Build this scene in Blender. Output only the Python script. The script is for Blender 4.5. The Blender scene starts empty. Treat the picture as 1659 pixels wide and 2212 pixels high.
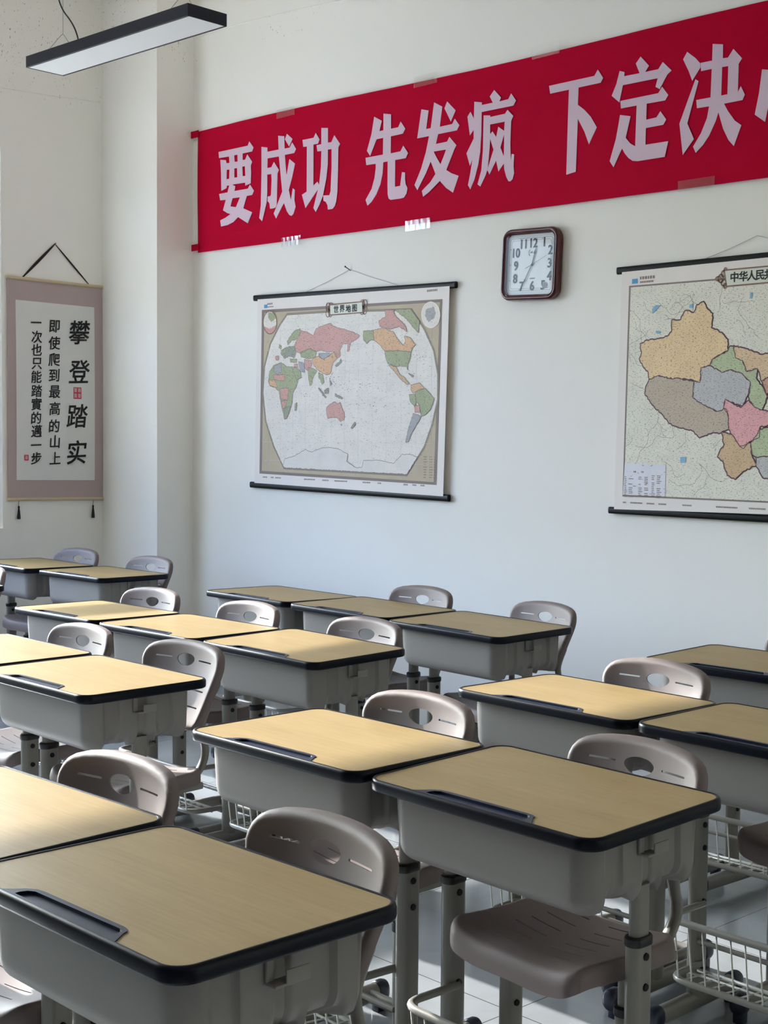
import bpy, bmesh, math, random
from mathutils import Vector, Matrix, Euler, geometry
random.seed(7)
PI = math.pi
scn = bpy.context.scene
COL = scn.collection

def srgb(h):
    h = h.lstrip('#')
    v = [int(h[i:i+2], 16)/255 for i in (0, 2, 4)]
    return tuple(x/12.92 if x <= .04045 else ((x+.055)/1.055)**2.4 for x in v) + (1,)

# ---------------------------------------------------------------- camera
cam_data = bpy.data.cameras.new('camera')
cam_data.sensor_fit = 'VERTICAL'
cam_data.sensor_height = 36.0
cam_data.sensor_width = 27.0
cam_data.lens = 36.0*3027.88/2212.0
cam_data.clip_start = .05
cam = bpy.data.objects.new('camera', cam_data)
COL.objects.link(cam)
yaw, pitch, roll = math.radians(47.0031), math.radians(-3.02838), math.radians(.45548)
fwd = Vector((-math.sin(yaw)*math.cos(pitch), math.cos(yaw)*math.cos(pitch), math.sin(pitch)))
rgt = Vector((math.cos(yaw), math.sin(yaw), 0))
up = rgt.cross(fwd)
r2 = rgt*math.cos(roll) + up*math.sin(roll)
u2 = -rgt*math.sin(roll) + up*math.cos(roll)
M = Matrix((( r2.x, u2.x, -fwd.x, 0), (r2.y, u2.y, -fwd.y, 0), (r2.z, u2.z, -fwd.z, 1.437), (0, 0, 0, 1)))
cam.matrix_world = M
scn.camera = cam

# ---------------------------------------------------------------- exposure, world, sun
scn.view_settings.view_transform = 'Standard'
scn.view_settings.look = 'None'
scn.view_settings.gamma = 1.0
scn.view_settings.use_curve_mapping = False
scn.view_settings.exposure = 0.42
scn.cycles.use_denoising = True
scn.cycles.max_bounces = 14
scn.cycles.diffuse_bounces = 10
scn.cycles.glossy_bounces = 4
scn.cycles.transparent_max_bounces = 8
scn.cycles.caustics_reflective = False
scn.cycles.caustics_refractive = False
scn.cycles.sample_clamp_indirect = 6.0

SUN_K, SUN_M = .008, .42            # sunlight runs along (+1, -SUN_K, -SUN_M)
world = bpy.data.worlds.new('sky')
scn.world = world
world.use_nodes = True
nt = world.node_tree
nt.nodes.clear()
wo = nt.nodes.new('ShaderNodeOutputWorld')
bg = nt.nodes.new('ShaderNodeBackground')
sky = nt.nodes.new('ShaderNodeTexSky')
sky.sky_type = 'NISHITA'
sky.sun_disc = False
sky.sun_elevation = math.radians(23)
sky.sun_rotation = math.radians(-90)
sky.air_density = 1.0
sky.dust_density = 4.0
sky.ozone_density = 1.0
bg.inputs['Strength'].default_value = 1.3
tint = nt.nodes.new('ShaderNodeMix')
tint.data_type = 'RGBA'; tint.blend_type = 'MULTIPLY'; tint.inputs[0].default_value = 1.0
tint.inputs[7].default_value = (.70, .94, 1.36, 1)
nt.links.new(sky.outputs[0], tint.inputs[6])
nt.links.new(tint.outputs[2], bg.inputs[0])
nt.links.new(bg.outputs[0], wo.inputs[0])

sd = bpy.data.lights.new('sun', 'SUN')
sd.energy = 11
sd.angle = math.radians(.6)
sd.color = (1.0, .965, .90)
sun = bpy.data.objects.new('sun', sd)
COL.objects.link(sun)
sun.rotation_euler = Vector((1, -SUN_K, -SUN_M)).to_track_quat('-Z', 'Y').to_euler()
sun.location = (-12, 2, 6)

# daylight portals in the window openings guide the sampling of the sky
for (y0, y1) in [(.3, 3.52)]:
    pd = bpy.data.lights.new('window_portal', 'AREA')
    pd.shape = 'RECTANGLE'
    pd.size = y1-y0
    pd.size_y = 2.06
    pd.cycles.is_portal = True
    po = bpy.data.objects.new('window_portal', pd)
    COL.objects.link(po)
    po.location = (-7.55, (y0+y1)/2, 1.93)
    po.rotation_euler = Vector((1, 0, 0)).to_track_quat('-Z', 'Z').to_euler()

# ---------------------------------------------------------------- materials
def new_mat(name):
    m = bpy.data.materials.new(name)
    m.use_nodes = True
    t = m.node_tree
    return m, t, t.nodes['Principled BSDF']

def simple(name, col, rough=.5, metal=0, spec=.5, bump=0, bscale=200, vary=0):
    m, t, p = new_mat(name)
    c = srgb(col) if isinstance(col, str) else col
    p.inputs['Base Color'].default_value = c
    p.inputs['Roughness'].default_value = rough
    p.inputs['Metallic'].default_value = metal
    p.inputs['Specular IOR Level'].default_value = spec
    if bump or vary:
        tc = t.nodes.new('ShaderNodeTexCoord')
        n = t.nodes.new('ShaderNodeTexNoise')
        n.inputs['Scale'].default_value = bscale
        n.inputs['Detail'].default_value = 4
        t.links.new(tc.outputs['Object'], n.inputs['Vector'])
        if bump:
            b = t.nodes.new('ShaderNodeBump')
            b.inputs['Strength'].default_value = bump
            b.inputs['Distance'].default_value = .002
            t.links.new(n.outputs['Fac'], b.inputs['Height'])
            t.links.new(b.outputs[0], p.inputs['Normal'])
        if vary:
            n2 = t.nodes.new('ShaderNodeTexNoise')
            n2.inputs['Scale'].default_value = 6
            n2.inputs['Detail'].default_value = 5
            t.links.new(tc.outputs['Object'], n2.inputs['Vector'])
            mx = t.nodes.new('ShaderNodeMix')
            mx.data_type = 'RGBA'
            mx.inputs[6].default_value = tuple(x*(1-vary) for x in c[:3]) + (1,)
            mx.inputs[7].default_value = tuple(min(1, x*(1+vary)) for x in c[:3]) + (1,)
            t.links.new(n2.outputs['Fac'], mx.inputs[0])
            t.links.new(mx.outputs[2], p.inputs['Base Color'])
    return m

def math_node(t, op, a=None, b=None, c=None):
    n = t.nodes.new('ShaderNodeMath')
    n.operation = op
    for i, v in enumerate((a, b, c)):
        if v is None: continue
        if isinstance(v, (int, float)): n.inputs[i].default_value = v
        else: t.links.new(v, n.inputs[i])
    return n.outputs[0]

def wall_mat(name, speck_from):
    """white plaster; above height speck_from the plaster was left rough and pitted"""
    m, t, p = new_mat(name)
    geo = t.nodes.new('ShaderNodeNewGeometry')
    sep = t.nodes.new('ShaderNodeSeparateXYZ')
    t.links.new(geo.outputs['Position'], sep.inputs[0])
    n1 = t.nodes.new('ShaderNodeTexNoise'); n1.inputs['Scale'].default_value = 75; n1.inputs['Detail'].default_value = 3
    n2 = t.nodes.new('ShaderNodeTexNoise'); n2.inputs['Scale'].default_value = 3.2; n2.inputs['Detail'].default_value = 3
    n3 = t.nodes.new('ShaderNodeTexNoise'); n3.inputs['Scale'].default_value = 120; n3.inputs['Detail'].default_value = 2
    mp = t.nodes.new('ShaderNodeMapping'); mp.inputs['Scale'].default_value = (1.6, 1.6, .75)
    t.links.new(geo.outputs['Position'], mp.inputs['Vector'])
    t.links.new(mp.outputs[0], n1.inputs['Vector'])
    for n in (n2, n3): t.links.new(geo.outputs['Position'], n.inputs['Vector'])
    # distance from the nearest inside corner (x=-6.8 / x=-7.39 / y=4.55) keeps the pits in clusters
    top = math_node(t, 'GREATER_THAN', sep.outputs['Z'], speck_from)
    thr = math_node(t, 'MULTIPLY_ADD', n2.outputs['Fac'], -.32, .862)
    pits = math_node(t, 'GREATER_THAN', n1.outputs['Fac'], thr)
    fac = math_node(t, 'MULTIPLY', top, pits)
    mx = t.nodes.new('ShaderNodeMix'); mx.data_type = 'RGBA'
    mx.inputs[6].default_value = srgb('#f7f5f0')
    mx.inputs[7].default_value = srgb('#7d766c')
    f2 = math_node(t, 'MULTIPLY', fac, .8)
    t.links.new(f2, mx.inputs[0])
    t.links.new(mx.outputs[2], p.inputs['Base Color'])
    p.inputs['Roughness'].default_value = .85
    p.inputs['Specular IOR Level'].default_value = .2
    b = t.nodes.new('ShaderNodeBump'); b.inputs['Strength'].default_value = .12; b.inputs['Distance'].default_value = .003
    hh = math_node(t, 'MULTIPLY_ADD', fac, -3.0, n3.outputs['Fac'])
    t.links.new(hh, b.inputs['Height'])
    t.links.new(b.outputs[0], p.inputs['Normal'])
    return m

def floor_mat():
    m, t, p = new_mat('glazed_floor_tile')
    geo = t.nodes.new('ShaderNodeNewGeometry')
    sep = t.nodes.new('ShaderNodeSeparateXYZ')
    t.links.new(geo.outputs['Position'], sep.inputs[0])
    def line(src, off):
        a = math_node(t, 'ADD', src, off)
        a = math_node(t, 'DIVIDE', a, .8)
        a = math_node(t, 'FRACT', a)
        a = math_node(t, 'SUBTRACT', a, .5)
        a = math_node(t, 'ABSOLUTE', a)
        return math_node(t, 'LESS_THAN', a, .0021)
    lx = line(sep.outputs['X'], 2.30+.4+8)
    ly = line(sep.outputs['Y'], -2.594+.4+8)
    g = math_node(t, 'MAXIMUM', lx, ly)
    n = t.nodes.new('ShaderNodeTexNoise'); n.inputs['Scale'].default_value = 3.5; n.inputs['Detail'].default_value = 7; n.inputs['Distortion'].default_value = .8
    t.links.new(geo.outputs['Position'], n.inputs['Vector'])
    r = t.nodes.new('ShaderNodeValToRGB')
    r.color_ramp.elements[0].position = .3; r.color_ramp.elements[0].color = srgb('#868b90')
    r.color_ramp.elements[1].position = .7; r.color_ramp.elements[1].color = srgb('#969ba0')
    t.links.new(n.outputs['Fac'], r.inputs[0])
    mx = t.nodes.new('ShaderNodeMix'); mx.data_type = 'RGBA'
    t.links.new(r.outputs[0], mx.inputs[6]); mx.inputs[7].default_value = srgb('#4a4a4a')
    t.links.new(g, mx.inputs[0])
    t.links.new(mx.outputs[2], p.inputs['Base Color'])
    p.inputs['Roughness'].default_value = .16
    p.inputs['Specular IOR Level'].default_value = .5
    return m

def wood_mat():
    m, t, p = new_mat('pale_maple_laminate')
    tc = t.nodes.new('ShaderNodeTexCoord')
    oi = t.nodes.new('ShaderNodeObjectInfo')
    add = t.nodes.new('ShaderNodeVectorMath'); add.operation = 'MULTIPLY_ADD'
    t.links.new(oi.outputs['Random'], add.inputs[0]); add.inputs[1].default_value = (7, 5, 3)
    t.links.new(tc.outputs['Object'], add.inputs[2])
    mp = t.nodes.new('ShaderNodeMapping'); mp.inputs['Scale'].default_value = (9, 170, 40)
    t.links.new(add.outputs[0], mp.inputs['Vector'])
    n = t.nodes.new('ShaderNodeTexNoise'); n.inputs['Scale'].default_value = 1.0; n.inputs['Detail'].default_value = 5
    t.links.new(mp.outputs[0], n.inputs['Vector'])
    mp2 = t.nodes.new('ShaderNodeMapping'); mp2.inputs['Scale'].default_value = (2.5, 9, 4)
    t.links.new(add.outputs[0], mp2.inputs['Vector'])
    n2 = t.nodes.new('ShaderNodeTexNoise'); n2.inputs['Scale'].default_value = 1.0; n2.inputs['Detail'].default_value = 3
    t.links.new(mp2.outputs[0], n2.inputs['Vector'])
    f = math_node(t, 'MULTIPLY_ADD', n2.outputs['Fac'], .55, math_node(t, 'MULTIPLY', n.outputs['Fac'], .6))
    r = t.nodes.new('ShaderNodeValToRGB')
    r.color_ramp.elements[0].position = .36; r.color_ramp.elements[0].color = srgb('#88744e')
    r.color_ramp.elements[1].position = .78; r.color_ramp.elements[1].color = srgb('#9a855e')
    t.links.new(f, r.inputs[0])
    t.links.new(r.outputs[0], p.inputs['Base Color'])
    p.inputs['Roughness'].default_value = .42
    p.inputs['Specular IOR Level'].default_value = .2
    b = t.nodes.new('ShaderNodeBump'); b.inputs['Strength'].default_value = .05; b.inputs['Distance'].default_value = .001
    t.links.new(n.outputs['Fac'], b.inputs['Height']); t.links.new(b.outputs[0], p.inputs['Normal'])
    return m

def printed(name, base, ink, dens, scale=(60, 60, 170), rough=.6):
    """map paper: a base tint peppered with tiny printed names"""
    m, t, p = new_mat(name)
    tc = t.nodes.new('ShaderNodeTexCoord')
    mp = t.nodes.new('ShaderNodeMapping'); mp.inputs['Scale'].default_value = scale
    t.links.new(tc.outputs['Object'], mp.inputs['Vector'])
    n = t.nodes.new('ShaderNodeTexNoise'); n.inputs['Scale'].default_value = 1.0; n.inputs['Detail'].default_value = 2
    t.links.new(mp.outputs[0], n.inputs['Vector'])
    k = math_node(t, 'GREATER_THAN', n.outputs['Fac'], 1-dens)
    n2 = t.nodes.new('ShaderNodeTexNoise'); n2.inputs['Scale'].default_value = 14; n2.inputs['Detail'].default_value = 4
    t.links.new(tc.outputs['Object'], n2.inputs['Vector'])
    bc = tuple(min(.88, x*1.22) for x in srgb(base)[:3]) + (1,)
    mx0 = t.nodes.new('ShaderNodeMix'); mx0.data_type = 'RGBA'
    mx0.inputs[6].default_value = tuple(x*.9 for x in bc[:3])+(1,); mx0.inputs[7].default_value = tuple(min(1, x*1.1) for x in bc[:3])+(1,)
    t.links.new(n2.outputs['Fac'], mx0.inputs[0])
    mx = t.nodes.new('ShaderNodeMix'); mx.data_type = 'RGBA'
    t.links.new(mx0.outputs[2], mx.inputs[6]); mx.inputs[7].default_value = srgb(ink)
    t.links.new(math_node(t, 'MULTIPLY', k, .62), mx.inputs[0])
    t.links.new(mx.outputs[2], p.inputs['Base Color'])
    p.inputs['Roughness'].default_value = rough
    p.inputs['Specular IOR Level'].default_value = .25
    return m

def cloth_mat():
    m, t, p = new_mat('red_banner_cloth')
    geo = t.nodes.new('ShaderNodeNewGeometry')
    n = t.nodes.new('ShaderNodeTexNoise'); n.inputs['Scale'].default_value = 2.2; n.inputs['Detail'].default_value = 6; n.inputs['Distortion'].default_value = 1.0
    mp = t.nodes.new('ShaderNodeMapping'); mp.inputs['Rotation'].default_value = (0, .9, 0); mp.inputs['Scale'].default_value = (1, 1, 4)
    t.links.new(geo.outputs['Position'], mp.inputs['Vector']); t.links.new(mp.outputs[0], n.inputs['Vector'])
    p.inputs['Base Color'].default_value = srgb('#b8002f')
    p.inputs['Roughness'].default_value = .8
    p.inputs['Specular IOR Level'].default_value = .08
    b = t.nodes.new('ShaderNodeBump'); b.inputs['Strength'].default_value = .25; b.inputs['Distance'].default_value = .02
    t.links.new(n.outputs['Fac'], b.inputs['Height']); t.links.new(b.outputs[0], p.inputs['Normal'])
    return m

def clear_mat(name, gloss=.08, tint=(1, 1, 1, 1), rough=.02):
    m = bpy.data.materials.new(name); m.use_nodes = True
    t = m.node_tree; t.nodes.clear()
    o = t.nodes.new('ShaderNodeOutputMaterial'); mx = t.nodes.new('ShaderNodeMixShader')
    tr = t.nodes.new('ShaderNodeBsdfTransparent'); tr.inputs[0].default_value = tint
    gl = t.nodes.new('ShaderNodeBsdfGlossy'); gl.inputs['Roughness'].default_value = rough
    mx.inputs[0].default_value = gloss
    t.links.new(tr.outputs[0], mx.inputs[1]); t.links.new(gl.outputs[0], mx.inputs[2])
    t.links.new(mx.outputs[0], o.inputs[0])
    return m

MAT = dict(
    wall=wall_mat('white_plaster', 3.58), wall_l=wall_mat('white_plaster_side', 3.37), floor=floor_mat(), wood=wood_mat(),
    ceiling=simple('white_ceiling', '#faf7ee', .9),
    navy=simple('navy_pvc_edge', '#050b18', .33, spec=.17, bump=.06, bscale=600),
    navy_tray=simple('navy_tray_plastic', '#101c33', .36, spec=.32, bump=.05, bscale=600),
    box=simple('light_grey_plastic', '#85827f', .48, spec=.35, bump=.05, bscale=900),
    chair=simple('taupe_grey_plastic', '#776c6a', .52, spec=.3, bump=.12, bscale=1400),
    tube=simple('grey_beige_powder_coat', '#7f7d77', .34, spec=.45),
    wire=simple('white_powder_coated_wire', '#c6c6bf', .35),
    black=simple('black_plastic', '#0c0c0e', .45),
    hole=simple('dark_screw_hole', '#070707', .8),
    cap=simple('navy_end_cap', '#161f33', .4),
    banner=cloth_mat(), letter=simple('pale_banner_lettering', '#dec6d8', .6, spec=.25, vary=.06),
    paper=simple('map_paper_margin', '#f2ebe7', .6, spec=.25),
    rod=simple('black_map_rod', '#0a0a0b', .4, spec=.22),
    ink=simple('black_ink', '#141416', .7), red_ink=simple('red_seal_ink', '#c0405a', .7),
    white_ink=simple('seal_white', '#e6dcdc', .7),
    mount=simple('dusty_pink_scroll_cloth', '#b7a6a4', .8, bump=.2, bscale=700), rice=simple('white_rice_paper', '#e2e2e0', .8),
    dowel=simple('pale_beige_wood', '#c9b796', .5), cord=simple('dark_cord', '#241318', .8),
    line=simple('grey_string', '#a3a6a8', .6), steel=simple('steel', '#8d9096', .3, metal=.9),
    clock_frame=simple('dark_red_lacquer', '#4a1218', .18, spec=.6), dial=simple('white_dial', '#dfe5ea', .5),
    clock_gap=simple('pale_clock_surround', '#c3cbd0', .4),
    num=simple('dark_slate_numeral', '#131a21', .5), sticker=simple('silver_sticker', '#727a80', .45),
    glass=clear_mat('clock_glass', .016), tape=clear_mat('clear_tape', .09, (1, 1, 1, 1), .10),
    lamp=simple('black_anodised_lamp_frame', '#050b20', .30, spec=.4), diffuser=simple('white_opal_diffuser', '#f0f2f1', .5),
    curtain=simple('white_curtain', '#e9edf2', .9), frame=simple('white_window_frame', '#dfe2e4', .4),
    ground=simple('pale_concrete_yard', '#e2dccb', .9),
)
TINT = dict(pink='#c49a93', green='#9fa586', slate='#a3a3a6', orange='#cda988', tan='#c6ab88', grey='#929789', ice='#d4cec9',
            taupe='#a99c8c', pinkorange='#c69a86', pinkred='#d19596', yunnan='#b79c7b')
for k_, v_ in TINT.items():
    MAT['w_'+k_] = printed('map_tint_'+k_, v_, '#5d524f', .385 if k_ != 'ice' else .30, (95, 95, 320))
    MAT['c_'+k_] = printed('province_tint_'+k_, {'orange': '#e8c29a', 'slate': '#b9b8b9', 'green': '#b2bd9a', 'taupe': '#b9ab9a', 'pinkred': '#e2a5a8', 'yunnan': '#c8ad8b', 'tan': '#d6bb9a'}.get(k_, v_), '#4f4645', .395, (105, 105, 330))
MAT['sea'] = printed('map_sea', '#d8d2cb', '#8b8d90', .34, (90, 90, 300))
MAT['oval_edge'] = simple('map_oval_edge', '#8f8576', .6)
MAT['mapbrown'] = printed('map_brown_surround', '#b3a58f', '#9a8d78', .3)
MAT['landpale'] = printed('map_pale_land', '#d9d6ca', '#55564f', .385, (105, 105, 330))
MAT['lake'] = simple('map_lake_blue', '#86b6d6', .6)
MAT['border'] = simple('map_border_line', '#857670', .6)
MAT['province_edge'] = simple('map_province_edge', '#6b4a55', .6)
MAT['cartouche'] = simple('map_title_ground', '#e0e2d5', .6)
MAT['ornament'] = simple('map_title_ornament', '#86685a', .6)
MAT['logo'] = simple('publisher_blue', '#4b9bd0', .6)
MAT['legend'] = printed('map_legend_ground', '#d3d3dc', '#6b6b74', .33, (40, 40, 130))

# ---------------------------------------------------------------- mesh helpers
def obj(name, bm, mat, parent=None, smooth=False, loc=None, angle=None):
    me = bpy.data.meshes.new(name)
    bmesh.ops.recalc_face_normals(bm, faces=bm.faces)
    bm.to_mesh(me); bm.free()
    me.materials.append(MAT[mat] if isinstance(mat, str) else mat)
    if smooth or angle:
        me.polygons.foreach_set('use_smooth', [True]*len(me.polygons))
        if angle: me.set_sharp_from_angle(angle=math.radians(angle))
    o = bpy.data.objects.new(name, me)
    COL.objects.link(o)
    if parent: o.parent = parent
    if loc: o.location = loc
    return o

def tag(o, label=None, cat=None, group=None, kind=None):
    if label: o['label'] = label
    if cat: o['category'] = cat
    if group: o['group'] = group
    if kind: o['kind'] = kind
    return o

def empty(name, loc, rz=0, label=None, cat=None, group=None):
    o = bpy.data.objects.new(name, None)
    o.empty_display_size = .1
    COL.objects.link(o); o.location = loc; o.rotation_euler = (0, 0, rz)
    return tag(o, label, cat, group)

def box(bm, x0, x1, y0, y1, z0, z1, bevel=0, seg=2):
    b2 = bmesh.new()
    bmesh.ops.create_cube(b2, size=1)
    for v in b2.verts:
        v.co = ((x0+x1)/2+v.co.x*(x1-x0), (y0+y1)/2+v.co.y*(y1-y0), (z0+z1)/2+v.co.z*(z1-z0))
    if bevel: bmesh.ops.bevel(b2, geom=b2.edges[:], offset=bevel, segments=seg, profile=.5, affect='EDGES')
    join(bm, b2)

def join(bm, b2, mtx=None):
    me = bpy.data.meshes.new('tmp')
    if mtx is not None: bmesh.ops.transform(b2, matrix=mtx, verts=b2.verts)
    b2.to_mesh(me); b2.free(); bm.from_mesh(me); bpy.data.meshes.remove(me)

def new(): return bmesh.new()

def loft(bm, rings, cap0=True, cap1=True, closed=True):
    rows = [[bm.verts.new(p) for p in r] for r in rings]
    n = len(rows[0])
    for a, b in zip(rows, rows[1:]):
        for i in range(n if closed else n-1):
            j = (i+1) % n
            bm.faces.new((a[i], a[j], b[j], b[i]))
    if cap0: bm.faces.new(rows[0][::-1])
    if cap1: bm.faces.new(rows[-1])
    return rows

def tube(bm, pts, r, seg=8, flat=None, closed=False):
    """round (or oval: flat=(ra,rb)) tube along pts"""
    P = [Vector(p) for p in pts]
    n = len(P); rings = []
    prev = None
    for i in range(n):
        if closed: d = (P[(i+1) % n]-P[i-1])
        else: d = P[min(i+1, n-1)]-P[max(i-1, 0)]
        d.normalize()
        if prev is None:
            a = Vector((1, 0, 0)) if abs(d.x) < .8 else Vector((0, 1, 0))
        else: a = prev
        a = (a-d*a.dot(d)).normalized(); prev = a
        b = d.cross(a)
        ra, rb = flat if flat else (r, r)
        rings.append([P[i]+a*ra*math.cos(2*PI*k/seg)+b*rb*math.sin(2*PI*k/seg) for k in range(seg)])
    if closed: rings.append(rings[0])
    loft(bm, rings, not closed, not closed)

def smooth_path(pts, r, n=5):
    """polyline with rounded corners"""
    P = [Vector(p) for p in pts]; out = [P[0]]
    for i in range(1, len(P)-1):
        a = (P[i-1]-P[i]); b = (P[i+1]-P[i])
        q = min(r, a.length*.49, b.length*.49)
        s, e = P[i]+a.normalized()*q, P[i]+b.normalized()*q
        for k in range(n+1):
            u = k/n
            out.append(s*(1-u)**2+P[i]*2*u*(1-u)+e*u*u)
    out.append(P[-1])
    return out

def rrect(x0, x1, y0, y1, r, n=8):
    out = []
    for cx, cy, a0 in ((x1-r, y1-r, 0), (x0+r, y1-r, PI/2), (x0+r, y0+r, PI), (x1-r, y0+r, 1.5*PI)):
        for k in range(n+1):
            a = a0+PI/2*k/n
            out.append((cx+r*math.cos(a), cy+r*math.sin(a)))
    return out

def stadium(cx, cy, lx, ly, n=8):
    """flat oval outline, long axis y"""
    r = lx/2; h = ly/2-r
    o = [(cx+r*math.cos(PI*k/n), cy+h+r*math.sin(PI*k/n)) for k in range(n+1)]
    return o+[(cx-r*math.cos(PI*k/n), cy-h-r*math.sin(PI*k/n)) for k in range(n+1)]

def fill2d(loops):
    """triangulated flat mesh of an outline with holes; returns (verts2d, tris)"""
    b = new()
    for lp in loops:
        vs = [b.verts.new((p[0], p[1], 0)) for p in lp]
        for i in range(len(vs)): b.edges.new((vs[i], vs[(i+1) % len(vs)]))
    bmesh.ops.triangle_fill(b, use_beauty=True, use_dissolve=False, edges=b.edges[:])
    return b

def plate(name, loops, mat, parent, to3d, depth=.0006):
    """thin printed shape: outline + holes mapped to 3-D by to3d(u, v, w)"""
    b = fill2d(loops)
    r = bmesh.ops.extrude_face_region(b, geom=b.faces[:])
    for g in r['geom']:
        if isinstance(g, bmesh.types.BMVert): g.co.z = depth
    for v in b.verts: v.co = to3d(v.co.x, v.co.y, v.co.z)
    return obj(name, b, mat, parent)

def text_bm(s, size, bold=0, shear=0, sx=1.0):
    cu = bpy.data.curves.new('glyph', 'FONT')
    cu.body = s; cu.size = size; cu.shear = shear
    cu.align_x = 'CENTER'; cu.align_y = 'CENTER'; cu.resolution_u = 3
    cu.extrude = .0004
    o = bpy.data.objects.new('glyph', cu); COL.objects.link(o)
    dg = bpy.context.evaluated_depsgraph_get()
    me = bpy.data.meshes.new_from_object(o.evaluated_get(dg))
    b = new(); b.from_mesh(me)
    bpy.data.objects.remove(o); bpy.data.curves.remove(cu); bpy.data.meshes.remove(me)
    if b.verts:
        xs = [v.co.x for v in b.verts]; ys = [v.co.y for v in b.verts]
        cx, cy = (min(xs)+max(xs))/2, (min(ys)+max(ys))/2
        for v in b.verts: v.co.x = (v.co.x-cx)*sx; v.co.y -= cy
    if bold:
        d = bold*size; src = b; b = new()
        for k in range(8):
            c = src.copy(); a = PI/4*k
            for v in c.verts: v.co += Vector((d*math.cos(a), d*math.sin(a), .00004*k))
            join(b, c)
        src.free()
    return b

def copy_tree(o, parent=None):
    c = o.copy(); COL.objects.link(c)
    if parent: c.parent = parent
    for ch in list(o.children): copy_tree(ch, c)
    return c

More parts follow.
